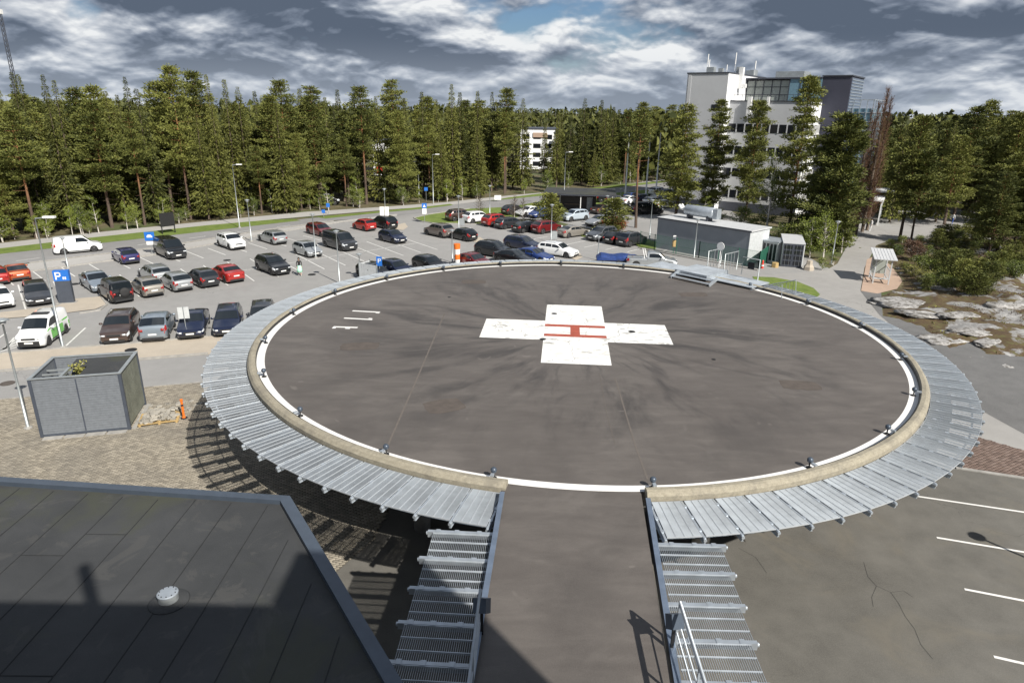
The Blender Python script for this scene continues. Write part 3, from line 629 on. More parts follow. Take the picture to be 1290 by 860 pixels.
def platform(side, pin, pout_w, ys):
    Lw = pout_w
    g = mb('grating'); nb = 34; bl = ys[1]-ys[0]
    for i in range(nb+1):
        x = side*(.14+(Lw-.2)*i/nb)
        g.add([(x, 0, 0), (x, -abs(bl)+.03, 0), (x, -abs(bl)+.03, -.035), (x, 0, -.035), (x+.006, 0, 0), (x+.006, -abs(bl)+.03, 0), (x+.006, -abs(bl)+.03, -.035), (x+.006, 0, -.035)], [(0, 1, 2, 3), (5, 4, 7, 6), (0, 4, 5, 1)])
    for k in range(4):
        y = -abs(bl)*k/3*.97-.01
        g.bar((side*.12, y, -.015), (side*(Lw-.05), y, -.015), .022, .045)
    gme = g.mesh('platform_grating')
    b = mb('steel'); b.box(min(side*.1, side*(Lw+.1)), max(side*.1, side*(Lw+.1)), -.05, .05, -.15, .02)
    b.lathe([(.05, side*(Lw+.02)), (.05, side*(Lw+.14))], 10, (0, 0, -.05), 'x')
    for xk in (.5, 1.1, 1.6): b.box(side*xk-.06, side*xk+.06, -.07, .07, .021, .035)
    bme = b.mesh('platform_beam')
    for i in range(len(ys)):
        t = (ys[i]-pin[0].y)/(pin[1].y-pin[0].y); x = pin[0].x+(pin[1].x-pin[0].x)*t; rz = math.radians(-1.0 if side > 0 else -3.0)
        link('platform_beam', bme, pad, (x, ys[i], -.06), rz)
        if i < len(ys)-1: link('platform_grating', gme, pad, (x, ys[i]-.06, -.05), rz)
platform(1, (rr0, rr2), 1.82, [-17.78-1.125*i for i in range(13)])
platform(-1, (rl0, rl2), 1.78, [-17.45-1.125*i for i in range(13)])
# handrails with floodlights on the ramp platforms
def rail(x_off, p_top0, side):
    a = at(*p_top0, ZP+1.1); b = Vector((a.x+(-.42 if side < 0 else -.2), -33.1, ZP+1.1))
    th_ = thing('handrail', 'galvanised steel handrail on the %s grating platform beside the ramp' % ('left' if side < 0 else 'right'), 'handrail', (a.x, a.y, ZP))
    o = Vector((a.x, a.y, ZP)); A = a-o; B = b-o
    mb('steel').tube([A, B], .03, 8).build('top_rail', th_, smooth=True); mb('steel').tube([A+Vector((.0, 0, -.08)), B+Vector((.0, 0, -.08))], .022, 8).build('top_rail', th_, smooth=True)
    for dz in (-.45, -.78): mb('steel').tube([A+Vector((0, 0, dz)), B+Vector((0, 0, dz))], .018, 8).build('mid_rail', th_, smooth=True)
    n = 7
    for i in range(n+1):
        c = A.lerp(B, i/n); mb('steel').bar((c.x, c.y, -.05), (c.x, c.y, 1.09), .045, .045, (1, 0, 0)).build('post', th_)
rail(0, (605, 742), -1); rail(0, (857, 758), 1)
def flood(p, side, z):
    q = at(*p, z); r = thing('floodlight', 'dark boxy floodlight on a short post at the %s edge of the ramp' % ('left' if side < 0 else 'right'), 'floodlight', (q.x, q.y, ZP))
    h = z-ZP
    mb('black').bar((0, 0, 0), (0, 0, h-.05), .06, .06, (1, 0, 0)).build('post', r)
    T = Matrix.Translation((0, 0, h)) @ Matrix.Rotation(math.radians(-35), 4, 'X') @ Matrix.Rotation(.5*side, 4, 'Z')
    mb('coping').box(-.16, .16, -.10, .10, -.15, .15, T).build('lamp_housing', r); mb('lamp_glass').box(-.13, .13, .10, .11, -.12, .12, T).build('lens', r)
flood((607, 762), -1, ZP+.75); flood((850, 782), 1, ZP+.75)
# perimeter lights
ordn = ['first', 'second', 'third', 'fourth', 'fifth', 'sixth', 'seventh', 'eighth', 'ninth', 'tenth', 'eleventh', 'twelfth', 'thirteenth', 'fourteenth', 'fifteenth', 'sixteenth', 'seventeenth', 'eighteenth', 'nineteenth', 'twentieth']
lang = [-104.2+360, -118.6+360, -135.9+360, -153.1+360, -169.9+360, 172.5, 156, 139, 122, 105.8, 89, 72, 37.5, 21.0, 3.8, -14.3, -31.2, -48.3, -65.4, -86.0]
proto = None
for i, a in enumerate(lang):
    a = math.radians(a); lb = '%s small grey perimeter light clockwise from the left corner of the ramp opening' % ordn[i]
    if i == 19: lb = 'small grey perimeter light at the right corner of the ramp opening'
    r = thing('perimeter_light', lb, 'light', (15.14*math.cos(a), 15.14*math.sin(a), ZP), a, 'perimeter lights round the helipad')
    if proto is None:
        m1 = mb('black').lathe([(.10, .0), (.10, .03), (.025, .035), (.025, .22)], 10).mesh('stem', True)
        m2 = mb('coping').lathe([(.04, .20), (.10, .24), (.125, .30), (.115, .36), (.07, .40), (.01, .412)], 14).mesh('lamp_head', True)
        m3 = mb('steel').box(.10, .26, -.05, .05, .18, .24).mesh('bracket'); proto = 1
    link('stem', m1, r); link('lamp_head', m2, r).scale = (.8, .8, .92); link('bracket', m3, r)
# ---------------------------------------------------------------- near buildings
def annex():
    ZR = 5.5
    c = at(365, 622, ZR+.05); l = at(0, 598, ZR+.05); rr = at(510, 860, ZR+.05)
    l2 = l+(l-c).normalized()*25; r2 = rr+(rr-c).normalized()*1.5
    pts = [(c.x, c.y), (l2.x, l2.y), (l2.x, -33.25), (r2.x, -33.25), (r2.x, r2.y)]
    t = thing('annex_building', 'low building with a flat black felt roof and dark blue metal edging', 'building', (c.x, c.y, 0))
    L = [(p[0]-c.x, p[1]-c.y) for p in pts]
    b = mb('felt'); b.poly(L, ZR-.25, ZR-.10); b.build('roof', t)
    def off(d):
        cen = (sum(p[0] for p in L)/5, sum(p[1] for p in L)/5); return [(p[0]+(cen[0]-p[0])*d, p[1]+(cen[1]-p[1])*d) for p in L]
    b = mb('slat_grey'); b.poly(off(.012), 0, ZR-.26); b.build('wall', t)
    for i, (a, q) in enumerate([(L[1], L[0]), (L[0], L[4]), (L[4], L[3])]):
        a = Vector(a); q = Vector(q); d = (q-a).normalized(); n = Vector((d.y, -d.x)); 
        b = mb('coping'); p0 = Vector((*a, ZR)); p1 = Vector((*q, ZR))
        N = Vector((n.x, n.y, 0)); inn = -.30
        # sloped metal coping: outer drip, top, inner upstand
        w_in = N*inn if (Vector((0, 0)) - a).dot(n) < 1e9 else -N*inn
        cen = Vector((sum(p[0] for p in L)/5, sum(p[1] for p in L)/5, 0)); 
        if (cen-p0).dot(w_in) < 0: w_in = -w_in
        D3 = Vector((d.x, d.y, 0)); e0 = p0-D3*.0; e1 = p1+D3*.0
        if i == 0: q0, q1 = e0+w_in, e1+w_in+D3*-.13
        elif i == 1: q0, q1 = e0+w_in+D3*.15, e1+w_in
        else: q0, q1 = e0+w_in, e1+w_in
        vs = [e0+Vector((0, 0, -.28)), e1+Vector((0, 0, -.28)), e1+Vector((0, 0, .0)), e0+Vector((0, 0, .0)), q1+Vector((0, 0, .03)), q0+Vector((0, 0, .03)), q1+Vector((0, 0, -.12)), q0+Vector((0, 0, -.12))]
        b.add(vs, [(0, 1, 2, 3), (3, 2, 4, 5), (5, 4, 6, 7)]); b.build('coping', t)
    # felt seams
    dirv = (at(190, 655, ZR)-at(0, 872, ZR)); dirv.z = 0; dirv.normalize(); nrm = Vector((-dirv.y, dirv.x, 0))
    base = at(240, 700, ZR)
    for k in range(-16, 12):
        p = base+nrm*k*1.02
        # clip the seam inside the roof polygon
        ts = np.linspace(-16, 16, 260); P = np.array([[p.x+dirv.x*q-c.x, p.y+dirv.y*q-c.y] for q in ts]); ok = np.where(inpoly(P, off(.04)))[0]
        if len(ok) < 5: continue
        a, q = P[ok[0]], P[ok[-1]]
        mb('felt_joint').bar((a[0], a[1], ZR-.094), (q[0], q[1], ZR-.096), .020, .008).build('felt_seam', t)
        for s in range(1):
            f = random.random(); m_ = a*(1-f)+q*f; e = m_+np.array([nrm.x, nrm.y])*1.0
            mb('felt_joint').bar((m_[0], m_[1], ZR-.093), (e[0], e[1], ZR-.096), .014, .008).build('felt_seam', t)
    v = at(213, 757, ZR-.1); r = thing('roof_vent', 'round silver vent cap on the black felt roof', 'roof vent', (v.x, v.y, ZR-.1))
    mb('felt').lathe([(.42, 0), (.40, .02), (.24, .05)], 20).build('flashing', r, smooth=True)
    mb('pole_steel').lathe([(.20, .02), (.20, .12), (.205, .13), (.205, .20)], 24).build('collar', r)
    mb('steel').lathe([(.215, .20), (.215, .225), (.19, .24), (.01, .25)], 24).build('cap', r, rz=.2)
    for k in range(10):
        a = 2*PI*k/10; mb('black').lathe([(.012, .235), (.012, .25)], 6).build('bolt', r, (.17*math.cos(a), .17*math.sin(a), .005))
annex()
def hospital():
    t = thing('hospital_building', 'tall hospital block that the view is taken from, its shadow falling on roof and ramp', 'building', (6.05, -33.25, 0))
    mb('white_render').box(-46, 0, -24, 0, 0, 18.8).build('wall', t)
    mb('coping').box(-46.05, .06, -24, .06, 18.801, 18.9).build('coping', t)
    mb('white_render').box(-3.4, -.02, -7, -.02, 18.9, 21.0).build('plant_room', t)
    mb('white_render').box(-46, -14.6, -9, -.02, 18.9, 20.3).build('plant_room', t)
    mb('steel').tube([(-8.2, -.6, 18.9), (-8.2, -.6, 20.9)], .14, 12).build('vent_pipe', t)
    for f in range(5):
        for i in range(12): mb('window_dark').box(-45+i*3.7, -43+i*3.7, .002, .03, 1.2+f*3.5, 2.9+f*3.5).build('window', t) if not (f == 4 and 5 < i < 12) and not (f == 1 and i > 9) else None
# the tall block the photographer stands in
hospital()

def white_block():
    B = Vector((30, 80, 0)); a = Vector((.809, -.588, 0)); ang = math.atan2(a.y, a.x)
    t = thing('office_block', 'white multi-storey block with dark window bands and a taller windowless tower', 'building', B, ang)
    # local x = along a, y = along b
    def bx(n, m, x0, x1, y0, y1, z0, z1, par=t): return mb(m).box(x0, x1, y0, y1, z0, z1).build(n, par)
    bx('tower_wall', 'shaded_render', -6.7, 0, 0, 19, 0, 21.3); bx('roof_edge', 'frame_dark', -6.8, .1, -.1, 19.1, 21.3, 21.5)
    bx('side_wall', 'white_render', .001, .04, 0, 19, 17.4, 21.29); bx('side_wall', 'white_render', .001, .04, 0, 1.99, 0, 17.39)  # white plates: sunny sides made brighter by colour
    bx('side_wall', 'white_render', 12.401, 12.44, 2.05, 29.9, 0, 17.19)
    w = bx('window', 'window_dark', -2.2, -.75, -.04, -.005, 15.9, 16.7); 
    bx('tower_panel', 'shaded_render', -6.5, -6.0, -.05, -.001, 0, 21.2)
    # lower wing with bands
    X1, Y0, Y1 = 12.4, 2.0, 30
    bx('wing_wall', 'shaded_render', .003, X1, Y0, Y1, 0, 17.2); bx('roof_edge', 'frame_dark', .12, X1+.12, Y0-.12, Y1, 17.2, 17.35)
    for f in range(4):
        z0 = 2.2+f*3.45; 
        bx('window_band', 'frame_dark', .3, X1-.15, Y0-.02, Y0+.01, z0, z0+1.3)
        n = 9
        for i in range(n):
            x = .35+i*(X1-.6)/n; wd = (X1-.6)/n-.22
            wi = bx('window', 'window_dark', x, x+wd, Y0-.05, Y0-.021, z0+.05, z0+1.25)
            bx('pier', 'shaded_render', x+wd+.02, x+wd+.2, Y0-.09, Y0-.021, z0, z0+1.3)
        bx('window_band', 'window_dark', X1-.01, X1+.06, Y0+.6, Y1-1, z0, z0+1.3)
        for i in range(22): bx('fin', 'white', X1+.061, X1+.30, Y0+.9+i*.9, Y0+1.0+i*.9, z0-.05, z0+1.35)
        bx('sill', 'white', X1+.045, X1+.35, Y0+.4, Y0+21.5, z0-.14, z0-.06)
    # roof terrace railing
    b = mb('frame_dark'); 
    b.bar((.4, Y0+.3, 18.2), (X1, Y0+.3, 18.2), .06, .06)
    for i in range(10): b.bar((.5+i*1.3, Y0+.3, 17.3), (.5+i*1.3, Y0+.3, 18.2), .06, .06, (1, 0, 0))
    b.build('terrace_railing', t)
    # penthouse glass
    bx('penthouse_wall', 'green_glass', .1, 7.0, 9, 12, 17.36, 20.6)
    for i in range(6): bx('mullion', 'frame_dark', .1+i*1.36, .22+i*1.36, 8.93, 8.999, 17.36, 20.6)
    for z in (18.3, 19.5, 20.5): bx('mullion', 'frame_dark', .1, 7.0, 8.90, 8.929, z, z+.1)
    bx('penthouse_glass', 'blue_glass', 7.1, 12.0, 8.4, 12, 17.36, 20.7)
    for i in range(3): bx('mullion', 'frame_dark', 7.1+i*1.7, 7.2+i*1.7, 8.33, 8.399, 17.36, 20.7)
    bx('roof_edge', 'frame_dark', .1, 12.0, 8.2, 14, 20.72, 20.95)
    # dark tower
    bx('dark_tower', 'dark_clad', 12.05, 16.2, 8.6, 18, 0, 21.0); bx('roof_edge', 'frame_dark', 11.9, 16.35, 8.45, 18.1, 21.01, 21.2)
    sd = bx('metal_side', 'steel_blue', 16.201, 16.24, 8.9, 17.9, 9, 20.8)
    for i in range(26): bx('louvre', 'steel', 16.25, 16.33, 8.9, 17.9, 9.2+i*.45, 9.3+i*.45)
    # open steel and glass stair frame
    bx('stair_glass', 'blue_glass', 16.6, 19.2, 11.5, 22.0, 0, 16.4)
    for i in range(12): bx('frame_beam', 'steel', 16.45, 19.4, 11.35, 22.1, .9+i*1.35, 1.0+i*1.35)
    for x, y in [(16.5, 11.4), (17.5, 11.35), (18.5, 11.35), (19.35, 11.4), (19.36, 13.5), (19.36, 15.5), (19.36, 17.5), (19.36, 19.5), (19.36, 22)]:
        bx('frame_post', 'steel', x-.06, x+.06, y-.06, y+.06, 0, 17.6)
    bx('frame_beam', 'steel', 16.4, 19.45, 11.3, 11.42, 17.6, 17.75); bx('frame_beam', 'steel', 19.35, 19.47, 11.43, 22.1, 17.6, 17.75)
    # rooftop gear
    for x, y, h, r in [(-4.7, 3, 2.9, .05), (-1.2, 6, 3.2, .05), (.5, 11, 2.2, .06), (-5.2, 5, 2.2, .05), (-3.6, 9, 1.6, .05)]:
        mb('white').tube([(x, y, 21.5), (x, y, 21.5+h*.45)], r*.6, 6).build('mast', t); mb('white').tube([(x, y, 21.5+h*.45), (x, y, 21.5+h)], r*1.7, 8).build('antenna', t)
    for x, y, sx, sy, sz in [(-4.5, 2.2, 1.2, 1, .9), (-2.6, 2.4, .7, .7, .7), (-.6, 5, .9, .9, 1.0), (-1.4, 12, 1.4, 2, .8), (-2, 16, 1, 1.4, 1.1)]:
        bx('roof_unit', 'pole_steel', x, x+sx, y, y+sy, 21.5, 21.5+sz)
    bx('roof_unit', 'pole_steel', 4, 8.5, 11, 15, 20.96, 22.0)
    for y0 in (4.6,):
        bx('duct', 'white', .01, .7, y0, y0+.7, 19.2, 22.4); bx('duct', 'white', .705, 1.35, y0+.1, y0+.6, 19.3, 19.9)
    bx('duct', 'white', 3.0, 3.6, Y0-.6, Y0-.13, 14.6, 17.9); bx('duct', 'white', 5.9, 6.3, Y0-.4, Y0-.13, 16, 17.9)
    # base
    bx('base_wall', 'frame_dark', -6.75, 0.05, -.06, -.002, 0, 1.6); bx('base_wall', 'frame_dark', .1, X1+.05, Y0-.06, Y0-.002, 0, 1.5)
white_block()
def canopy():
    p = at(1094, 283); q = at(1112, 278)
    t = thing('entrance_canopy', 'glass entrance canopy on white posts at the right foot of the tall block', 'canopy', p, math.radians(-30))
    mb('white').box(-1.4, 1.4, -.4, 7, 3.5, 3.75).build('roof', t)
    for x in (-1.2, 1.2):
        for y in (-.2, 3.2, 6.6): mb('white').box(x-.08, x+.08, y-.08, y+.08, 0, 3.499).build('post', t)
    mb('blue_glass').box(1.1, 1.13, .1, 6.4, .2, 3.2).build('pane', t)
    mb('roof_sheet').box(-2.6, 2.6, 5, 11, 4.3, 4.5).build('upper_roof', t)
    for x in (-2.4, 2.4): mb('white').box(x-.1, x+.1, 10.6, 10.8, 0, 4.299).build('post', t)
canopy()

def shed():
    p0 = at(826, 312); p1 = at(940, 333.5); d = p1-p0; L = d.length; ang = math.atan2(d.y, d.x)
    t = thing('generator_shed', 'long blue-grey metal-clad shed with a flat pale roof behind the green fence', 'shed', p0, ang)
    H = 3.55; W = 4.1
    mb('shed_blue').box(0, L, 0, W, 0, H).build('wall', t); mb('shed_light').box(L+.001, L+.05, -.02, W, 0, H).build('end_wall', t)
    mb('roof_sheet').box(-.12, L+.2, -.12, W+.12, H+.002, H+.14).build('roof', t)
    mb('frame_dark').box(-.14, L+.22, -.15, -.121, H-.02, H+.12).build('gutter', t)
    s = thing('exhaust_silencer', 'large horizontal silver exhaust drum on cradles on the shed roof', 'silencer', (p0.x+d.normalized().x*4.2-math.sin(ang)*2.2, p0.y+d.normalized().y*4.2+math.cos(ang)*2.2, H+.14), ang)
    mb('steel').lathe([(.02, -2.0), (.5, -1.95), (.62, -1.8), (.62, 1.8), (.5, 1.95), (.02, 2.0)], 24, (0, 0, .95), 'x').build('drum', s, smooth=True)
    for x in (-1.3, 1.3): mb('frame_dark').box(x-.1, x+.1, -.55, .55, 0, .5).build('cradle', s)
    for k, y in ((0, -.25), (1, .25)): mb('white').tube([(-1.9, y, 1.0), (-2.4, y, 1.05), (-2.75, y, 1.45)], .16, 12).build('outlet_pipe', s, smooth=True)
    mb('steel').box(1.95, 2.5, -.45, .45, .35, 1.45).build('junction_box', s)
    u = thing('cooling_unit', 'small dark cooling unit with pipes standing between shed and container', 'cooling unit', at(966, 330), ang)
    mb('shed_light').box(-1.1, 1.1, -.2, 2.2, 0, 2.3).build('casing', u)
    for i in range(5): mb('window_dark').box(-1.0+i*.42, -.72+i*.42, -.23, -.201, .3, 2.1).build('louvre', u)
    mb('steel').box(-1.2, 1.2, -.3, 2.3, 2.301, 2.42).build('lid', u)
shed()
def container():
    p0 = at(983, 335.5); p1 = at(1010, 337.5); d = p1-p0; ang = math.atan2(d.y, d.x)-.02; L = d.length
    t = thing('shipping_container', 'small white shipping container with dark grey double doors facing the helipad', 'container', p0, ang)
    H = 2.5; b = mb('container_white'); D = 6.0
    b.box(0, L, .06, D, 0.05, H)
    for i in range(24): b.box(L, L+.03, .2+i*.24, .32+i*.24, .2, H-.15)
    b.build('body', t); mb('roof_sheet').box(-.03, L+.05, .0, D+.03, H+.001, H+.06).build('roof', t)
    for k in range(2):
        x0 = .05+k*(L-.1)/2; x1 = x0+(L-.1)/2-.03
        dd = mb('container_grey').box(x0, x1, 0, .059, .12, H-.06).build('door', t)
        for j in range(4): mb('window_dark').box(x0+.1, x1-.1, -.012, -.001, .25+j*.56, .65+j*.56).build('door_panel', dd)
        for x in (x0+.3, x1-.3): mb('pole_steel').tube([(x, -.05, .15), (x, -.05, H-.1)], .011, 6).build('lock_bar', dd)
    mb('frame_dark').box(-.02, L+.02, -.01, .08, 0, .11).build('frame', t)
    for j, (q, m) in enumerate([((1018.5, 340), 'yellow'), ((976, 336.5), 'wood')]):
        c = at(*q); o = thing('concrete_block' if j == 0 else 'timber_block', ['pale yellow block standing at the right corner of the shipping container', 'brown timber block left of the shipping container'][j], 'block', c, .3)
        s = .42 if j == 0 else .3
        mb('sand' if j == 0 else 'wood').lathe([(s*1.3, 0), (s*1.25, .35), (s*.8, .6), (s*.7, 1.0), (.05, 1.02)] if j == 0 else [(s*1.3, 0), (s*1.2, .5), (.05, .55)], 6).build('body', o)
container()
def green_fence():
    pts = px((806, 310.5), (824, 315), (880, 325), (955, 338.5)); pts2 = px((955, 338.5), (966, 330), (978, 320))
    n = 0
    for run, lb in ((pts, 'green mesh fence running in front of the blue-grey shed'), (pts2, 'green slatted fence between the shed and the shipping container')):
        o = thing('mesh_fence', lb, 'fence', (run[0].x, run[0].y, 0)); H = 1.85
        for a, b in zip(run[:-1], run[1:]):
            L = (b-a).length; k = max(1, int(L/2.3)); 
            for i in range(k+1):
                c = a.lerp(b, i/k)-run[0]; mb('fence_green').box(c.x-.035, c.x+.035, c.y-.035, c.y+.035, 0, H+.05).build('post', o)
            w = mb('fence_green'); a3 = Vector((*(a-run[0]), 0)); b3 = Vector((*(b-run[0]), 0)); solid = run is pts2
            for z in ([.1, .9, 1.8] if not solid else [.1+.12*i for i in range(15)]): w.bar(a3+Vector((0, 0, z)), b3+Vector((0, 0, z)), .015 if not solid else .05, .02 if not solid else .09)
            m = int(L/.11)
            if not solid:
                for i in range(m): c = a3.lerp(b3, (i+.5)/m); w.bar(c+Vector((0, 0, .05)), c+Vector((0, 0, H)), .014, .014, (1, 0, 0))
            w.build('mesh_panel', o)
    c = at(848, 320); o = thing('warning_board', 'small brown and white warning board hung on the green fence', 'sign', (c.x, c.y, 0))
    mb('wood').box(-.2, .2, -.03, .03, .85, 1.6).build('board', o); mb('white').box(-.16, .16, -.04, .04, 1.76, 2.15).build('top_panel', o); mb('fence_green').box(-.03, .03, .035, .09, 0, 2.1).build('post', o)
    c = at(960, 338); o = thing('hydrant', 'small red and white hydrant post at the fence corner', 'hydrant', c); mb('red').lathe([(.14, 0), (.14, .5), (.1, .55), (.1, .8), (.02, .9)], 10).build('body', o); mb('white').lathe([(.145, .25), (.145, .4)], 10).build('band', o)
green_fence()

def enclosure():        # slatted refuse enclosure, left foreground
    A = at(54, 551, 0); Bp = at(163.8, 541, 0); Cp = at(184.7, 511, 0); d = (Bp-A); L = d.length; ang = math.atan2(d.y, d.x); e = Cp-Bp; Wd = 3.05; H = 3.05
    t = thing('refuse_enclosure', 'grey slatted enclosure with a half roof and a shrub showing inside', 'enclosure', A, ang)
    def wall(x0, y0, x1, y1, m, nm, z0=.16):
        a = Vector((x0, y0, 0)); b = Vector((x1, y1, 0)); dd = (b-a).normalized(); n = int((H-z0)/.125)
        w = mb(m)
        for i in range(n):
            z = z0+.0625+(H-z0)*i/n; w.bar(a+Vector((0, 0, z)), b+Vector((0, 0, z)), .045, (H-z0)/n-.008)
        return w.build(nm, t, kind='stuff')
    th_ = .0
    wall(.05, 0, L-.05, 0, 'slat_grey', 'slat_wall'); wall(L, .05, L, Wd-.05, 'slat_green', 'slat_wall'); wall(0, .05, 0, Wd-.05, 'slat_grey', 'slat_wall'); wall(.05, Wd, L-.05, Wd, 'slat_grey', 'slat_wall')
    for x, y in ((0, 0), (L, 0), (0, Wd), (L, Wd)): mb('slat_frame').box(x-.07, x+.07, y-.07, y+.07, 0, H+.02).build('corner_post', t)
    mb('slat_frame').box(L/2-.03, L/2+.03, -.035, -.024, .2, H-.1).build('middle_batten', t)
    mb('slat_frame').box(-.05, L+.05, -.06, .03, .02, .159).build('plinth', t)
    for x0, x1, y0, y1 in ((-.09, L+.09, -.09, .07), (-.09, L+.09, Wd-.07, Wd+.09), (-.09, .07, .071, Wd-.071), (L-.07, L+.09, .071, Wd-.071)):
        mb('pole_steel').box(x0, x1, y0, y1, H+.021, H+.06).build('top_rail', t)
    mb('felt').box(L*.50, L-.08, .08, Wd-.08, H-.18, H-.10).build('half_roof', t)
    mb('felt').box(L*.28, L*.499, Wd*.62, Wd-.08, H-.18, H-.10).build('half_roof', t)
    mb('pole_steel').box(L*.27, L*.3, .1, Wd-.1, H-.25, H-.12).build('roof_beam', t)
    for y in (.7, 1.3, 1.9): mb('pole_steel').box(.05, L*.28, y-.03, y+.03, H-.3, H-.22).build('roof_beam', t)
    for k in range(4): mb('concrete').box(.1+k*(L-.1)/4, .02+(k+1)*(L-.1)/4, -.42, -.075, 0, .05+.03*random.random()).build('kerb_slab', t)
    mb('concrete').box(L+.08, L+.3, .0, Wd, 0, .06).build('kerb_slab', t)
    return A+Vector((math.cos(ang)*L*.36-math.sin(ang)*1.7, math.sin(ang)*L*.36+math.cos(ang)*1.7, 0))
SHRUB = enclosure()
def pallet():
    p = at(202, 528); t = thing('stone_pallet', 'wooden pallet lying under loose paving stones beside the refuse enclosure', 'pallet', p, .35)
    for i in range(6): mb('wood').box(-.95, .95, -.75+i*.26, -.58+i*.26, .11, .135).build('board', t)
    for x in (-.9, 0, .8): mb('wood').box(x, x+.1, -.75, .75, .02, .109).build('bearer', t)
    r = random.Random(5); s = thing('stone_heap', 'heap of loose grey-beige paving stones on a pallet', 'stones', (p.x, p.y, .136), .35)
    me = []
    for k in range(4):
        b = mb('stone'); vs = [(x*.13*r.uniform(.85, 1.1), y*.09*r.uniform(.85, 1.1), z) for z in (0, .09) for x, y in ((-1, -1), (1, -1), (1, 1), (-1, 1))]
        b.add(vs, [(3, 2, 1, 0), (4, 5, 6, 7), (0, 1, 5, 4), (1, 2, 6, 5), (2, 3, 7, 6), (3, 0, 4, 7)]); me.append(b.mesh('stone'))
    for L_, n, sx, sy in ((0, 40, .85, .68), (1, 30, .78, .6), (2, 22, .6, .5), (3, 9, .4, .35)):
        for i in range(n):
            o = link('stone', r.choice(me), s, (r.uniform(-sx, sx), r.uniform(-sy, sy), L_*.085), r.uniform(0, 3)); o.rotation_euler = (r.uniform(-.25, .25)*(L_ > 0), r.uniform(-.25, .25)*(L_ > 0), r.uniform(0, 3))
    for i in range(22): o = link('stone', r.choice(me), s, (r.uniform(-1.5, 1.9), r.uniform(.7, 1.9), -.136), r.uniform(0, 3))
    q = at(232, 527); o = thing('barrier_post', 'orange plastic marker post standing by the stone heap', 'marker post', q)
    b = mb('orange').lathe([(.09, .0), (.09, .1), (.06, .12), (.06, 1.0), (.075, 1.02), (.075, 1.1), (.02, 1.12)], 10); b.build('post', o); mb('black').lathe([(.2, 0), (.18, .05), (.07, .07)], 12).build('foot', o)
    mb('black').lathe([(.063, .72), (.063, .82)], 10).build('band', o)
pallet()

def shelter():          # small smoking or bike shelter with tilted pale roof, right of the path
    p = at(1099, 357); q = at(1116, 358.5); d = q-p; ang = math.atan2(d.y, d.x)
    t = thing('path_shelter', 'narrow pale metal shelter with a sloping roof on red gravel beside the path', 'shelter', p, ang); L = 1.35; D = 2.7
    for x in (0, L):
        for y, h in ((0, 2.45), (D, 2.85)): mb('shed_light').box(x-.05, x+.05, y-.05, y+.05, 0, h).build('post', t)
        for z in (.4, 1.3, 2.2): mb('shed_light').box(x-.03, x+.03, .06, D-.06, z, z+.07).build('side_rail', t)
        for i in range(5): mb('shed_light').box(x-.02, x+.02, .4+i*.48, .44+i*.48, .47, 1.299).build('side_bar', t)
    mb('green_glass').box(.06, L-.06, D-.02, D+.0, .5, 2.2).build('back_pane', t); mb('shed_light').box(.05, L-.05, .3, .7, .42, .48).build('bench', t)
    b = mb('roof_sheet'); T = Matrix.Translation((0, 0, 2.5)) @ Matrix.Rotation(math.radians(7), 4, 'X'); b.box(-.3, L+.35, -.5, D+.45, 0, .07, T)
    for i in range(1, 7): b.box(-.3+i*.28, -.28+i*.28, -.5, D+.45, .071, .095, T)
    b.build('roof', t)
shelter()
def service_hut():
    p = at(693, 264); q = at(748, 265.5); d = q-p; L = d.length; ang = math.atan2(d.y, d.x)-.02
    t = thing('service_hut', 'dark timber hut under a wide flat overhanging roof on slim pale posts', 'hut', p, ang)
    mb('timber_dark').box(1.7, L+.3, .5, 5, 0, 2.5).build('wall', t); mb('timber').box(.1, 1.69, .9, 4.8, 0, 2.4).build('side_wall', t)
    mb('pole_steel').box(L-1.2, L-.3, .46, .499, .05, 2.1).build('door', t); mb('timber').box(2.3, L-2, .2, .499, .9, 1.0).build('shelf', t)
    mb('frame_dark').box(-1.0, L+3.4, -3.4, 5.8, 2.75, 2.95).build('roof', t); mb('felt').box(-1.02, L+3.42, -3.42, 5.82, 2.951, 3.0).build('roof_edge', t)
    for x, y in ((-.7, -3.0), (1.6, -.6), (L+3.1, -3.0), (5.0, -3.1), (L+3.1, 5.4), (-.7, 5.4)): mb('white').box(x-.06, x+.06, y-.06, y+.06, 0, 2.749).build('post', t)
service_hut()

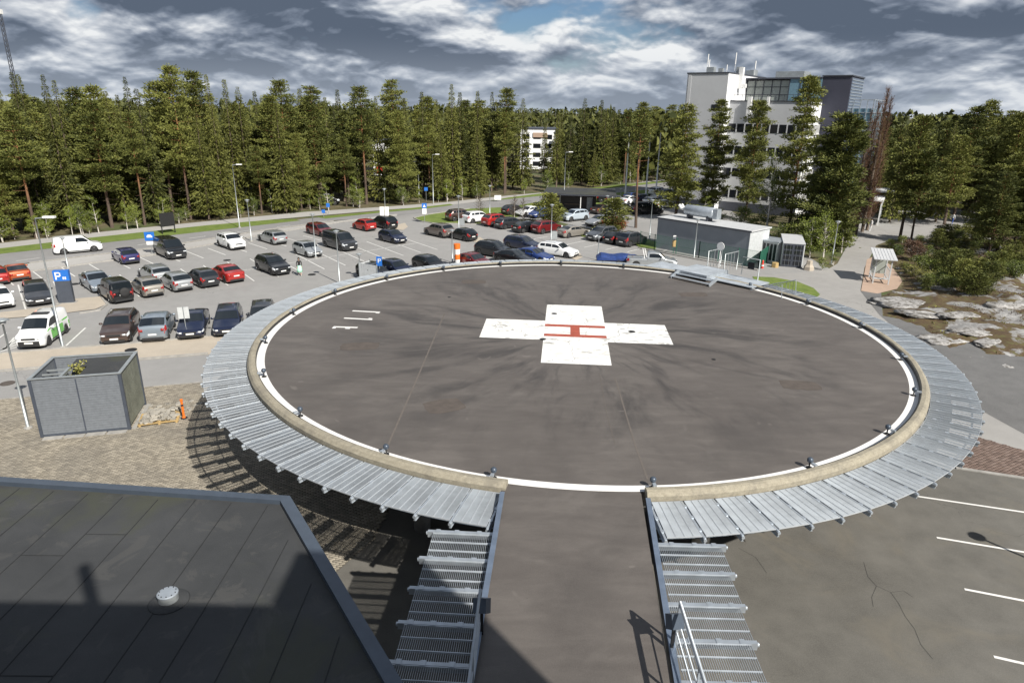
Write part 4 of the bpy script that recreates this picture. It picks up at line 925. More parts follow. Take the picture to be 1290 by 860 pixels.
# far access steps over the curb
def steps():
    a = at(858, 338, ZP+.4); ang = math.atan2(at(889, 347, ZP+.4).y-at(851, 339, ZP+.4).y, at(889, 347, ZP+.4).x-at(851, 339, ZP+.4).x)
    t = thing('access_steps', 'galvanised steel step bridge over the far curb of the helipad', 'steps', (at(851, 339.5, ZP+.4).x, at(851, 339.5, ZP+.4).y, ZP), ang)
    L = (at(889, 348, ZP+.4)-at(851, 339.5, ZP+.4)).length
    b = mb('grating').box(0, L, 0, 2.6, .36, .42); b.build('bridge_deck', t); mb('steel').box(-.02, L+.02, -.05, -.001, .22, .43).build('edge_plate', t); mb('steel').box(L+.001, L+.05, -.05, 2.6, .1, .43).build('edge_plate', t)
    mb('grating').box(L+.06, L+3.1, .4, 2.6, .12, .17).build('side_deck', t); mb('grating').box(-3.0, -.03, .5, 2.6, .05, .10).build('side_deck', t)
    for x in (.35, 3.3): mb('steel').bar((x, -1.0, .06), (x, -.06, .40), .07, .22).build('stringer', t)
    for k in range(2): mb('steel').box(.39, 3.26, -.95+k*.45, -.68+k*.45, .12+k*.14, .15+k*.14).build('tread', t)
    # handrails down behind
    for x in (.9, 2.2): 
        mb('pole_steel').tube([(x, 2.5, .4), (x, 2.5, 1.5), (x, 4.2, 1.5), (x, 4.2, .2)], .035, 8).build('handrail', t, smooth=True)
        for y in (2.9, 3.3, 3.7): mb('pole_steel').tube([(x, y, .3), (x, y, 1.5)], .018, 6).build('baluster', t)
    for x in (3.6,):
        b = mb('pole_steel'); b.tube([(x, 2.4, .4), (x, 2.4, 1.55), (x+1.2, 2.4, 1.55), (x+1.2, 2.4, .2)], .04, 8); b.build('gate_frame', t, smooth=True)
        mb('window_dark').box(x+.4, x+.85, 2.37, 2.42, .85, 1.3).build('gate_box', t)
    for k, x in enumerate(()):
        mb('white').tube([(x-.1, 2.6, 1.5), (x+1.6, 3.4, .3)], .03, 8).build('handrail', t, smooth=True)
    for i in range(0): 
        f = i/8; mb('white').tube([(4.8+1.6*f, 2.6+.8*f, 1.5-1.2*f), (4.8+1.6*f, 2.6+.8*f, .2-1.2*f)], .015, 6).build('baluster', t)
    mb('grating').box(1.2, 2.3, 2.61, 7.0, .30, .36, Matrix.Rotation(-.5, 4, 'X') @ Matrix.Translation((0, .3, 1.2))).build('stair_flight', t)
    for sx in (.9, 2.25): mb('steel').bar((sx, 2.6, .3), (sx, 8.6, -4.8), .06, .25).build('stringer', t)
    b = mb('white').tube([(1.55, 2.9, .4), (1.55, 2.9, 1.8)], .03, 8).build('sign_post', t); s = mb('white').lathe([(.28, -.02), (.28, .02)], 20, (1.55, 2.86, 1.9), 'y').build('round_sign', t); mb('red').lathe([(.17, -.022), (.17, .025)], 16, (1.55, 2.855, 1.9), 'y').build('sign_face', s) if False else None
    b = mb('steel'); c0 = Vector((L+3.2, .3, 0)); 
    for y in (0, 1.8): b.tube([(L+3.2, y, .1), (L+5.2, y, .85), (L+5.3, y, -.1)], .03, 8)
    b.build('side_rail', t)
    for k in range(9): mb('pole_steel').tube([(L+3.3+k*.22, 1.8, 0), (L+3.3+k*.22, 1.8, .15+k*.08)], .012, 5).build('baluster', t)
steps()
def board_stair():      # white-boarded stair head by the left rim with a blue parking sign
    a = at(450, 349, 3.4); b = at(467, 346, 3.4)
    p = at(454, 352, 0)
    ang = math.radians(-30)
    r = thing('stair_screen', 'small grey-white boarded screen standing just beyond the left rim of the helipad', 'screen', p, ang); H = 1.6
    for i in range(8): mb('shed_light').box(i*.26, i*.26+.24, -.02, .02, .1, H).build('board', r)
    for i in range(5): mb('shed_light').box(-.02, .02, .1+i*.26, .34+i*.26, .1, H).build('board', r)
    for x, y in ((-.03, -.03), (2.12, 0), (0, 1.45)): mb('pole_steel').box(x-.04, x+.04, y-.04, y+.04, 0, H+.1).build('post', r)
board_stair()

# ---------------------------------------------------------------- posts, lamps, signs
def lamp(base, top, label, kind='cap', group='lamp posts of the car parks and road', r=.055, cat='lamp post'):
    p = at(*base); h = hgt(p, *top)
    t = thing('lamp_post', label, cat, p, random.uniform(-.2, .2), group)
    mb('pole_steel').tube([(0, 0, 0), (0, 0, h*.55), (0, 0, h-.05)], [r*1.4, r, r*.75], 8).build('pole', t, smooth=True)
    mb('concrete').lathe([(.2, 0), (.2, .1), (.1, .14)], 8).build('footing', t)
    if kind == 'cap':
        mb('white').lathe([(.06, h-.22), (.14, h-.18), (.17, h-.02), (.1, h-.01)], 12).build('lamp_glass', t, smooth=True); mb('pole_steel').lathe([(.05, h+.10), (.28, h+.02), (.30, h-.01), (.06, h-.012)][::-1], 14).build('lamp_shade', t, smooth=True)
    elif kind == 'arm':
        mb('pole_steel').bar((0, 0, h), (.75, 0, h+.06), .06, .06).build('arm', t); mb('white').box(.5, 1.2, -.13, .13, h+.02, h+.14).build('lamp_head', t)
    elif kind == 'twin':
        for s in (-1, 1): mb('pole_steel').bar((0, 0, h-.05), (s*.45, 0, h+.02), .05, .05).build('arm', t); mb('white').box(min(s*.25, s*.8), max(s*.25, s*.8), -.12, .12, h, h+.1).build('lamp_head', t)
    return t
LAMPS = [((79.6, 438), (45, 275), 'tall lamp post rising beside the green and white van', 'arm'), ((36, 540), (2.5, 403), 'lamp post at the left corner of the refuse enclosure', 'cap'),
 ((86, 338), (78, 300), 'short lamp post behind the blue parking totem', 'cap'), ((317, 304), (313, 252), 'lamp post on the road side of the car park between the white and silver cars', 'cap'),
 ((302, 287), (291, 208), 'tall bare road lamp column on the grass verge at left', 'arm'), ((398, 325), (394, 270), 'lamp post by the silver hatchback in mid car park', 'cap'),
 ((428, 357), (425, 291), 'lamp post just behind the far left rim of the helipad', 'cap'), ((454, 350), (452, 320), 'short lamp post at the boarded screen', 'cap'),
 ((486, 281), (484, 238), 'lamp post carrying two white panels near the car park exit', 'cap'), ((578, 289), (577, 247), 'lamp post beside the brown and white SUVs', 'cap'),
 ((570, 331), (569, 290), 'lamp post beside the red and white windsock', 'cap'), ((617, 274), (614, 234), 'lamp post on the grass island by the leafless tree', 'cap'),
 ((546, 257), (545, 195), 'tall road lamp column at the junction, right one', 'arm'), ((528, 250), (527, 207), 'road lamp column at the junction, left one', 'arm'),
 ((694, 305), (694, 258), 'lamp post beside the dark red SUV', 'cap'), ((753, 328), (754, 298), 'low lamp post behind the far rim of the helipad', 'cap'),
 ((818, 302), (822, 252), 'lamp post at the left end of the shed', 'cap'), ((874, 326), (878, 276), 'lamp post in front of the shed', 'cap'),
 ((1047, 333), (1055, 279), 'lamp post at the bend of the path, right of the container', 'cap'), ((710, 262), (711, 192), 'tall road lamp column behind the timber hut', 'arm'), ((763, 285), (766, 247), 'dark lamp post between hut and pine trunk', 'cap'), ((782, 248), (782, 238), 'small lamp post far along the road', 'cap')]
for b, tp, lb, kd in LAMPS: lamp(b, tp, lb, kd)
lp_ = Vector((18.6, -14.8)); t_ = thing('lamp_post', 'lamp post just outside the right edge whose round shadow falls on the bays', 'lamp post', (lp_.x, lp_.y, 0)); mb('pole_steel').tube([(0, 0, 0), (0, 0, 5.0)], [.08, .05], 8).build('pole', t_); mb('pole_steel').lathe([(.1, 5.15), (.3, 5.0), (.3, 4.96), (.1, 4.9)], 14).build('lamp_shade', t_)
fl = ['leftmost', 'second', 'third', 'rightmost']
for i, (b, tp) in enumerate([((787.5, 247), (792, 168)), ((801.5, 241), (806.4, 169)), ((813.5, 246), (818.6, 169)), ((826, 245), (831, 167))]):
    p = at(*b); h = hgt(p, *tp); t = thing('flagpole', 'tall white flagpole by the far car park, %s of four' % fl[i], 'flagpole', p, 0, 'white flagpoles')
    mb('white').tube([(0, 0, 0), (0, 0, h)], [.17, .09], 8).build('pole', t, smooth=True); mb('yellow').lathe([(.02, h), (.09, h+.05), (.02, h+.12)], 8).build('finial', t)
def sign(base, top, w, h, m, label, posts=1, back=None, rz=.2, letter=None):
    p = at(*base); H = hgt(p, *top); t = thing('road_sign', label, 'sign', p, rz)
    mb('pole_steel').tube([(0, 0, 0), (0, 0, H-.02)], .03, 8).build('post', t)
    f = mb(m).box(-w/2, w/2, -.06, -.035, H-h, H).build('panel', t)
    return t, H, f
t_, H_s, f_ = sign((192, 320), (189, 292), 1.0, .95, 'blue_sign', 'blue square parking sign on the kerb of the road'); mb('white').box(-.28, .28, -.066, -.061, H_s-.6, H_s-.42).build('symbol', f_); mb('white').box(-.18, .18, -.066, -.061, H_s-.4, H_s-.3).build('symbol', f_)
mb('white').box(-.4, .4, -.06, -.035, H_s-1.4, H_s-1.05).build('lower_panel', t_)
t_, H_s, f_ = sign((414, 270), (414, 256), .5, .6, 'blue_sign', 'small blue sign on the verge, taller of the pair'); t_, H_s, f_ = sign((408, 274), (408, 264), .5, .5, 'blue_sign', 'small blue sign on the verge, lower of the pair')
t_, H_s, f_ = sign((535, 281), (535, 256), .7, .7, 'blue_sign', 'blue and white pedestrian crossing sign by the grass island', rz=.3); mb('white').box(-.3, .3, -.06, -.035, H_s-1.5, H_s-.75).build('lower_panel', t_)
mb('white').add([(-.2, -.066, H_s-.55), (.2, -.066, H_s-.55), (0, -.066, H_s-.15)], [(0, 1, 2)]).build('symbol', f_)
t_, H_s, f_ = sign((537, 254), (538, 236), .6, .6, 'blue_sign', 'blue sign on the far side of the road junction')
t_, H_s, f_ = sign((582, 294), (582, 275), .7, .9, 'pole_steel', 'grey back of a sign on a post beside the black hatchback')
t_, H_s, f_ = sign((698, 307), (698, 291), .7, 1.0, 'pole_steel', 'grey back of a sign on a post beside the dark red SUV')
t_, H_s, f_ = sign((627, 254), (627, 246), 1.2, .8, 'white', 'small pale sign at the far road edge')
t_, H_s, f_ = sign((479, 352), (479, 323), .55, .9, 'blue_sign', 'blue parking sign beside the boarded screen at the rim', rz=-.1); mb('white').box(-.12, -.05, -.066, -.061, H_s-.6, H_s-.2).build('letter', f_); mb('white').box(-.049, .12, -.066, -.061, H_s-.42, H_s-.36).build('letter', f_); mb('white').box(-.049, .12, -.066, -.061, H_s-.26, H_s-.2).build('letter', f_); mb('white').box(.121, .17, -.066, -.061, H_s-.40, H_s-.22).build('letter', f_)
p = at(236, 425); H_s = hgt(p, 232, 386); t_ = thing('road_sign', 'post with two pale grey sign panels in front of the navy cars', 'sign', p, .3)
mb('pole_steel').tube([(0, 0, 0), (0, 0, H_s)], .03, 8).build('post', t_)
for s in (-1, 1): mb('shed_light').box(min(s*.03, s*.36), max(s*.03, s*.36), -.06, -.03, H_s-.85, H_s-.02).build('panel', t_)
p = at(485, 283); t_ = thing('advert_panel', 'pair of tall white panels at a lamp post by the exit', 'sign', p, .2)
for s in (-1, 1): mb('white').box(min(s*.04, s*.62), max(s*.04, s*.62), -.03, .03, .8, 2.5).build('panel', t_); mb('pole_steel').box(s*.3-.03, s*.3+.03, -.03, .03, 0, .799).build('leg', t_)
p = at(213, 294); H_s = hgt(p, 208, 268); t_ = thing('notice_board', 'large black notice board on two legs at the edge of the forest', 'notice board', p, .9)
mb('black').box(-.9, .9, -.04, .04, .9, H_s).build('board', t_)
for s in (-.8, .8): mb('black').box(s-.05, s+.05, -.05, -.041+.09, 0, .899).build('leg', t_)
def totem():
    p = at(85, 381.5); t = thing('parking_totem', 'dark parking totem with blue top and white P at the sand island', 'totem', p, math.radians(16)); H = 2.75
    mb('slat_frame').box(-.55, .55, -.2, .2, .08, H-.85).build('body', t); mb('blue_sign').box(-.56, .56, -.21, .21, H-.849, H).build('header', t); mb('concrete').box(-.7, .7, -.35, .35, 0, .079).build('plinth', t)
    b = mb('white'); z = H-.72; b.box(-.42, -.32, -.225, -.212, z, z+.6); b.box(-.319, -.08, -.225, -.212, z+.5, z+.6); b.box(-.319, -.08, -.225, -.212, z+.22, z+.32); b.box(-.10, -.01, -.225, -.212, z+.27, z+.55); b.build('letter', t)
    mb('white').box(.1, .2, -.225, -.212, z, z+.2).build('symbol', t); mb('white').box(.24, .34, -.225, -.212, z, z+.2).build('symbol', t)
totem()
def windsock():
    p = at(576, 336); H = hgt(p, 576, 307); t = thing('wind_cone', 'red and white striped wind cone standing beyond the far rim of the helipad', 'wind cone', p)
    mb('white').tube([(0, 0, 0), (0, 0, H)], .05, 8).build('pole', t)
    n = 5; z1 = H; z0 = H-2.7
    for k in range(n):
        a = z1-(z1-z0)*k/n; b = z1-(z1-z0)*(k+1)/n; r0 = .34-.13*k/n; r1 = .34-.13*(k+1)/n
        mb('orange' if k % 2 == 0 else 'white').lathe([(r1, b), (r0, a)], 16, (.05*k/n, 0, 0)).build('stripe', t, smooth=False)
windsock()
for i, (q, lb) in enumerate([((9.5, 483), 'rusty round manhole cover in the roadway left of the refuse enclosure'), ((261, 539), 'dark manhole cover in the brick paving under the shelf shadow'), ((165, 441), 'manhole cover in the beige paving behind the refuse enclosure'), ((286, 328), 'small manhole cover on the car park aisle'), ((94, 358), 'manhole cover beside the silver saloon'), ((393, 346), 'manhole cover near the woman in the mint skirt')]):
    p = at(*q); t = tag(mb('black' if i else 'patch').lathe([(.38, .025), (.38, .036), (.32, .038), (.32, .034), (.01, .036)], 20).build('manhole_cover', None, p), lb, 'manhole cover')
def far_mast():
    d = _ray(17, 97); d.z = 0; d.normalize(); p = CAMP+d*420; p.z = 0; H = hgt(p, 2, 18)
    t = thing('radio_mast', 'thin lattice radio mast far beyond the forest at the left edge', 'mast', p)
    for k in range(3):
        a = 2*PI*k/3; mb('frame_dark').tube([(1.0*math.cos(a), 1.0*math.sin(a), 0), (.7*math.cos(a), .7*math.sin(a), H)], .18, 5).build('leg', t)
    b = mb('frame_dark')
    for i in range(int(H/2.2)):
        z = i*2.2
        for k in range(3):
            a = 2*PI*k/3; a2 = 2*PI*(k+1)/3; b.bar((.9*math.cos(a), .9*math.sin(a), z), (.9*math.cos(a2), .9*math.sin(a2), z+2.2), .12, .12)
    b.build('lattice', t); mb('white').box(-.9, .9, -.9, .9, H, H+2).build('antenna', t)
far_mast()
# buildings glimpsed beyond the trees
def farb(x0, x1, ytop, dist, wallm, label, storeys=3, extra=None):
    d0 = _ray(x0, 200); d1 = _ray(x1, 200); d0.z = d1.z = 0; d0.normalize(); d1.normalize(); a = CAMP+d0*dist; b = CAMP+d1*dist; a.z = b.z = 0
    H = hgt(a, x0, ytop); L = (b-a).length; t = thing('distant_building', label, 'building', a, math.atan2((b-a).y, (b-a).x))
    mb(wallm).box(0, L, 0, 16, 0, H).build('wall', t); mb('frame_dark').box(-.1, L+.1, -.1, 16.1, H+.001, H+.3).build('roof', t)
    for f in range(storeys):
        z = .9+f*(H-1)/storeys; n = max(2, int(L/2.6))
        for i in range(n): mb('window_dark').box(.5+i*(L-.6)/n, .5+i*(L-.6)/n+(L/n)*.62, -.06, -.001, z, z+(H-1)/storeys*.5).build('window', t)
    return t, L, H
t_, L_, H_ = farb(655, 700, 163, 190, 'white_render', 'white block with an orange sign beyond the gap in the forest', 4)
mb('red_gravel').box(L_*.35, L_*.75, -.25, -.07, H_-2.0, H_-.8).build('sign_panel', t_); mb('darkband', ) if False else None
t_, L_, H_ = farb(470, 505, 180, 170, 'white_render', 'pale building glimpsed through the forest with yellow and red fronts', 2)
mb('yellow').box(L_*.45, L_*.8, -.3, -.07, .5, 4.2).build('shopfront', t_); mb('red').box(L_*.1, L_*.43, -.3, -.07, .5, 2.2).build('shopfront', t_)
t_, L_, H_ = farb(506, 530, 196, 172, 'shed_light', 'light blue-grey gabled house glimpsed through the forest right of the yellow front', 1)
t_, L_, H_ = farb(410, 440, 188, 175, 'white_render', 'low white building hidden in the trees', 1)
# ---------------------------------------------------------------- cars
class Car:
    K = {  # L, W, H, cowl x, roof front, roof rear, tail top x, deck z, hood z, belt rise, wheel r
     'hatch': (4.1, 1.76, 1.48, 1.05, .35, -1.35, -1.93, 1.02, .78, .08, .31), 'small': (3.8, 1.70, 1.50, 1.00, .35, -1.35, -1.80, 1.04, .80, .08, .30),
     'sedan': (4.65, 1.80, 1.44, 1.02, .22, -1.05, -1.72, 1.05, .76, .05, .32), 'wagon': (4.75, 1.82, 1.48, 1.12, .32, -1.85, -2.27, 1.02, .76, .06, .32),
     'suv': (4.5, 1.86, 1.66, 1.12, .40, -1.62, -2.12, 1.15, .92, .10, .36), 'coupesuv': (4.45, 1.85, 1.60, 1.10, .38, -1.15, -2.05, 1.18, .90, .13, .36),
     'jeep': (4.3, 1.78, 1.82, 1.0, .55, -1.95, -2.06, 1.12, .98, .02, .38), 'van': (5.1, 1.96, 1.96, 1.75, .95, -2.38, -2.50, 1.15, 1.02, .02, .34),
     'panel': (4.6, 1.82, 1.86, 1.38, .62, -2.12, -2.24, 1.15, .96, .02, .32), 'tradevan': (4.45, 1.80, 1.83, 1.30, .55, -2.02, -2.16, 1.15, .95, .02, .32), 'coupe': (4.2, 1.80, 1.36, .85, .05, -.75, -1.6, .98, .74, .06, .32)}
    def __init__(s, kind):
        s.kind = kind; s.L, s.W, s.H, s.cow, s.rf, s.rr, s.tl, s.dk, s.hd, s.br, s.wr = s.K[kind]; L = s.L
        s.xw = (L/2-.86, -L/2+.82 if kind not in ('van', 'panel', 'tradevan') else -L/2+.92)
        s.base = .24 if s.wr > .33 else .19
        c = s.cow_z = s.hd+.20 if kind not in ('van', 'panel', 'tradevan') else s.hd+.16
        sh = s.sil = [(-L/2, .62), (-L/2+.04, s.dk-.22 if kind != 'sedan' else s.dk-.12), (-L/2+.12, s.dk-.02), (s.tl, s.dk), (s.rr-.0, s.H-.075), (s.rr+.35, s.H-.02), ((s.rr+s.rf)/2, s.H), (s.rf-.3, s.H-.015), (s.rf, s.H-.06), (s.cow, c), (L/2-.75, s.hd+.08), (L/2-.25, s.hd-.02), (L/2-.06, s.hd-.14), (L/2, .56)]
        if kind == 'sedan': sh[2] = (-L/2+.10, s.dk-.02); sh[3] = (s.tl+.0, s.dk+.02)
        if s.tl < -L/2+.14: sh[2] = (-L/2+.07, s.dk-.04)
        sh.sort()
    def top(s, x): return float(np.interp(x, [p[0] for p in s.sil], [p[1] for p in s.sil]))
    def belt(s, x): return s.hd+.17+s.br*(1-(x+s.L/2)/s.L)+.02
    def hw(s, x):
        L = s.L; f = L/2-abs(x); k = 1.0
        if f < .42: k = 1-.20*((.42-f)/.42)**2.2
        return s.W/2*k*(1-.015*abs(x)/L)
    def sec(s, x):
        t = s.top(x); b = min(s.belt(x), t-.02); w = s.hw(x); z0 = s.base; e = s.L/2-abs(x)
        if e < .25: z0 += (.25-e)*.35
        arch = 0
        for xw in s.xw:
            ra = s.wr+.055
            if abs(x-xw) < ra: arch = max(arch, s.wr+math.sqrt(ra*ra-(x-xw)**2))
        p0 = max(z0, arch); zmid = max(.52, p0+.06); zb = max(b-.10, zmid+.04); bb = max(b, zb+.03)
        tum = .26 if s.kind not in ('van', 'panel', 'jeep', 'tradevan') else .13
        gh = max(t-bb, 0); yr = w-.05-tum*gh
        rr_ = min(.06, gh*.5+.008)
        if gh < .02: t = bb+.012; 
        return [(w-.10, p0+.0), (w-.035, p0+.012), (w-.012, (p0+zmid)/2), (w, zmid), (w-.008, zb), (w-.045, bb), (yr, max(t-rr_-.015, bb+.002)), (yr-.07, t-.012), (yr*.55, t+.012), (0, t+.018)]
    def pt(s, x, u, off=0.):          # u: index along the section (float)
        S = s.sec(x); i = min(int(u), len(S)-2); f = u-i; y = S[i][0]*(1-f)+S[i+1][0]*f; z = S[i][1]*(1-f)+S[i+1][1]*f
        dy, dz = S[i+1][0]-S[i][0], S[i+1][1]-S[i][1]; l = math.hypot(dy, dz) or 1; ny, nz_ = dz/l, -dy/l
        return (x, y+ny*off, z+nz_*off)
    def patch(s, b, x0, x1, u0, u1, side, off=.008, nx=4, nu=2, xoff=0, edge=True):
        g = []
        for i in range(nx+1):
            for j in range(nu+1):
                p = s.pt(x0+(x1-x0)*i/nx, u0+(u1-u0)*j/nu, off); g.append((p[0]+xoff, p[1]*side, p[2]))
        f = []
        for i in range(nx):
            for j in range(nu):
                q = (i*(nu+1)+j, (i+1)*(nu+1)+j, (i+1)*(nu+1)+j+1, i*(nu+1)+j+1); f.append(q if side > 0 else q[::-1])
        b.add(g, f)
    def meshes(s):
        L = s.L; out = []; kind = s.kind
        xs = set(np.round(np.linspace(-L/2, L/2, 44), 3))
        for xw in s.xw:
            for k in range(-6, 7): xs.add(round(xw+(s.wr+.054)*math.sin(k*PI/12), 3))
        for x, _ in s.sil: xs.add(round(x, 3))
        xs = sorted(xs); b = mb('paint_white'); n = len(s.sec(0)); vs = []
        for x in xs:
            S = s.sec(x); vs += [(x, y, z) for y, z in S]+[(x, -y, z) for y, z in S[::-1][1:]]
        m = 2*n-1; fs = []
        for i in range(len(xs)-1):
            for k in range(m-1): fs.append((i*m+k, i*m+k+1, (i+1)*m+k+1, (i+1)*m+k))
        fs += [tuple(range(m))[::-1], tuple(range((len(xs)-1)*m, len(xs)*m))]
        b.add(vs, fs); out.append(('body', b.mesh('car_body', True), (0, 0, 0), 'body'))
        u = mb('trim'); u.box(-L/2+.12, L/2-.12, -s.W/2+.22, s.W/2-.22, .17, .62); u.box(-L/2-.012, -L/2+.2, -s.W/2+.26, s.W/2-.26, .26, .42); u.box(L/2-.2, L/2+.012, -s.W/2+.30, s.W/2-.30, .25, .40)
        for xw in s.xw: u.box(xw-s.wr-.04, xw+s.wr+.04, -s.W/2+.115, s.W/2-.115, .3, s.wr*2+.04)
        if kind in ('suv', 'coupesuv', 'jeep', 'panel', 'tradevan'):
            for sd in (1, -1): s.patch(u, s.xw[1]+s.wr+.07, s.xw[0]-s.wr-.07, .9, 2.0, sd, .006, 4, 1)
        out.append(('underbody', u.mesh('underbody'), (0, 0, 0), None))
        # glass
        g = mb('glass'); x0, x1 = s.rf+.05, s.cow-.06
        for sd in (1, -1): s.patch(g, x0, x1, 6.95, 9, sd, .010, 5, 3)
        out.append(('windscreen', g.mesh('windscreen', True), (0, 0, 0), None))
        if kind not in ('panel', 'tradevan'):
            g = mb('glass'); a, c = s.tl+.07, s.rr-.03
            if c-a < .12: a, c = s.tl+.02, s.rr-.005
            for sd in (1, -1): s.patch(g, a, c, 6.95, 9, sd, .012, 4, 3)
            out.append(('rear_window', g.mesh('rear_window', True), (0, 0, 0), None))
        mid = (s.rf+s.rr)/2+.12
        segs = [(mid+.04, s.cow-.34)]
        if kind in ('panel', 'tradevan'): segs = [(s.rf-.75, s.cow-.36)]
        elif kind == 'van': segs = [(s.rf-.78, s.cow-.40), (s.rf-2.0, s.rf-.86), (s.rr+.18, s.rf-2.08)]
        elif kind in ('wagon', 'suv', 'jeep'): segs = [(s.rf-.62, s.cow-.34), (s.rf-1.45, s.rf-.69), (s.rr+.05, s.rf-1.52)]
        else: segs = [(s.rf-.62, s.cow-.34), (s.rr-.05, s.rf-.69)]
        for a, c in segs:
            for sd in (1, -1):
                g = mb('glass'); s.patch(g, a, c, 5.12, 5.90, sd, .008, 6, 1); out.append(('side_window', g.mesh('side_window', True), (0, 0, 0), None))
        # lights, grille, plates
        for sd in (1, -1):
            h = mb('headlight'); s.patch(h, L/2-.42, L/2-.06, 3.55, 4.75, sd, .012, 4, 2); h.box(L/2-.055, L/2+.01, min(sd*.52, sd*(s.W/2-.19)), max(sd*.52, sd*(s.W/2-.19)), s.hd-.24, s.hd-.13); out.append(('headlight', h.mesh('headlight', True), (0, 0, 0), None))
            h = mb('taillight'); hi = 5.0; s.patch(h, -L/2+.02, -L/2+.26, 3.6, hi, sd, .012, 3, 2)
            z1 = s.dk-.16; h.box(-L/2-.015, -L/2+.03, min(sd*(s.W/2-.36), sd*(s.W/2-.17)), max(sd*(s.W/2-.36), sd*(s.W/2-.17)), z1-.16, z1); out.append(('taillight', h.mesh('taillight', True), (0, 0, 0), None))
            h = mb('paint_white'); xm = s.cow-.42; h.lathe([(.02, -.11), (.07, -.09), (.085, 0), (.07, .09), (.02, .11)], 8, (xm, sd*(s.hw(xm)+.10), s.belt(xm)+.04), 'y'); h.bar((xm, sd*(s.hw(xm)-.06), s.belt(xm)), (xm, sd*(s.hw(xm)+.05), s.belt(xm)+.02), .05, .03); out.append(('mirror', h.mesh('mirror', True), (0, 0, 0), 'body'))
            for xw in s.xw:
                t = mb('tyre'); r = s.wr; t.lathe([(r*.66, -.11), (r*.93, -.11), (r, -.08), (r, .08), (r*.93, .11), (r*.66, .11)], 24, (0, 0, 0), 'y')
                out.append(('tyre', t.mesh('tyre'), (xw, sd*(s.W/2-.125), r), None))
                t = mb('rim'); t.lathe([(r*.655, -.02), (r*.67, .10), (r*.60, .112), (r*.57, .06)], 20, (0, 0, 0), 'y', False)
                for k in range(5):
                    a = k*2*PI/5+.3; t.bar((.05*math.cos(a), .085, .05*math.sin(a)), (r*.6*math.cos(a), .10, r*.6*math.sin(a)), .045, .02, (0, 1, 0))
                t.lathe([(r*.2, .06), (r*.2, .10), (.01, .108)], 10, (0, 0, 0), 'y')
                t.use('trim').lathe([(r*.58, .03), (.01, .04)], 14, (0, 0, 0), 'y', False)
                out.append(('rim', t.mesh('rim'), (xw, sd*(s.W/2-.125), r, sd), None))
        g = mb('trim'); g.box(L/2-.02, L/2+.014, -.42, .42, s.hd-.26, s.hd-.14); g.box(L/2-.02, L/2+.016, -.55, .55, .27, .40)
        (g.box(L/2-.10, L/2+.020, -s.W/2+.26, s.W/2-.26, .24, .60) if kind in ('panel', 'tradevan', 'van') else None); out.append(('grille', g.mesh('grille'), (0, 0, 0), None))
        p = mb('plate'); p.box(L/2+.017, L/2+.03, -.26, .26, .43, .54); out.append(('number_plate', p.mesh('number_plate'), (0, 0, 0), None))
        p = mb('plate'); zz = .58 if kind in ('hatch', 'small', 'suv', 'coupesuv') else .72; zz = min(zz, s.dk-.38); p.box(-L/2-.03, -L/2-.013, -.26, .26, zz, zz+.11); out.append(('number_plate', p.mesh('number_plate'), (0, 0, 0), None))
        if kind in ('wagon', 'suv'):
            for sd in (1, -1):
                r = mb('rim'); S = s.sec(-.4); y = S[6][0]-.04; r.tube([(s.rr+.1, sd*y, s.H-.03), (s.rr+.3, sd*y, s.H+.045), (s.rf-.4, sd*y, s.H+.05), (s.rf-.2, sd*y, s.H-.02)], .018, 6); out.append(('roof_rail', r.mesh('roof_rail'), (0, 0, 0), None))
        if kind == 'jeep':
            r = mb('tyre'); r.lathe([(.12, -L/2-.22), (.36, -L/2-.22), (.38, -L/2-.18), (.38, -L/2-.03), (.12, -L/2-.02)], 20, (0, -.12, .98), 'x'); out.append(('spare_wheel', r.mesh('spare_wheel', True), (0, 0, 0), None))
        return out
CACHE = {}
PNAME = {'red': 'red_car'}
def car(kind, pxy, head, pc, label, name='parked_car', cat='car', far=False, z=0):
    if kind not in CACHE: CACHE[kind] = Car(kind).meshes()
    p = at(*pxy); p.z = z
    t = thing(name, label, cat, p, math.radians(head), 'cars parked round the helipad' if name == 'parked_car' else None)
    wheels = {}
    for nm, me, loc, role in CACHE[kind]:
        if far and nm in ('roof_rail', 'grille', 'mirror'): continue
        if nm == 'tyre':
            o = link('wheel', me, t, loc); wheels[(round(loc[0], 2), loc[1] > 0)] = o; continue
        if nm == 'rim':
            o = link('rim', me, wheels[(round(loc[0], 2), loc[3] > 0)]); o.rotation_euler.z = 0 if loc[3] > 0 else PI; continue
        o = link(nm, me, t, loc[:3])
        if role == 'body':
            o.material_slots[0].link = 'OBJECT'; o.material_slots[0].material = MATS['paint_'+pc]
    return t
N, S_ = 135, -45
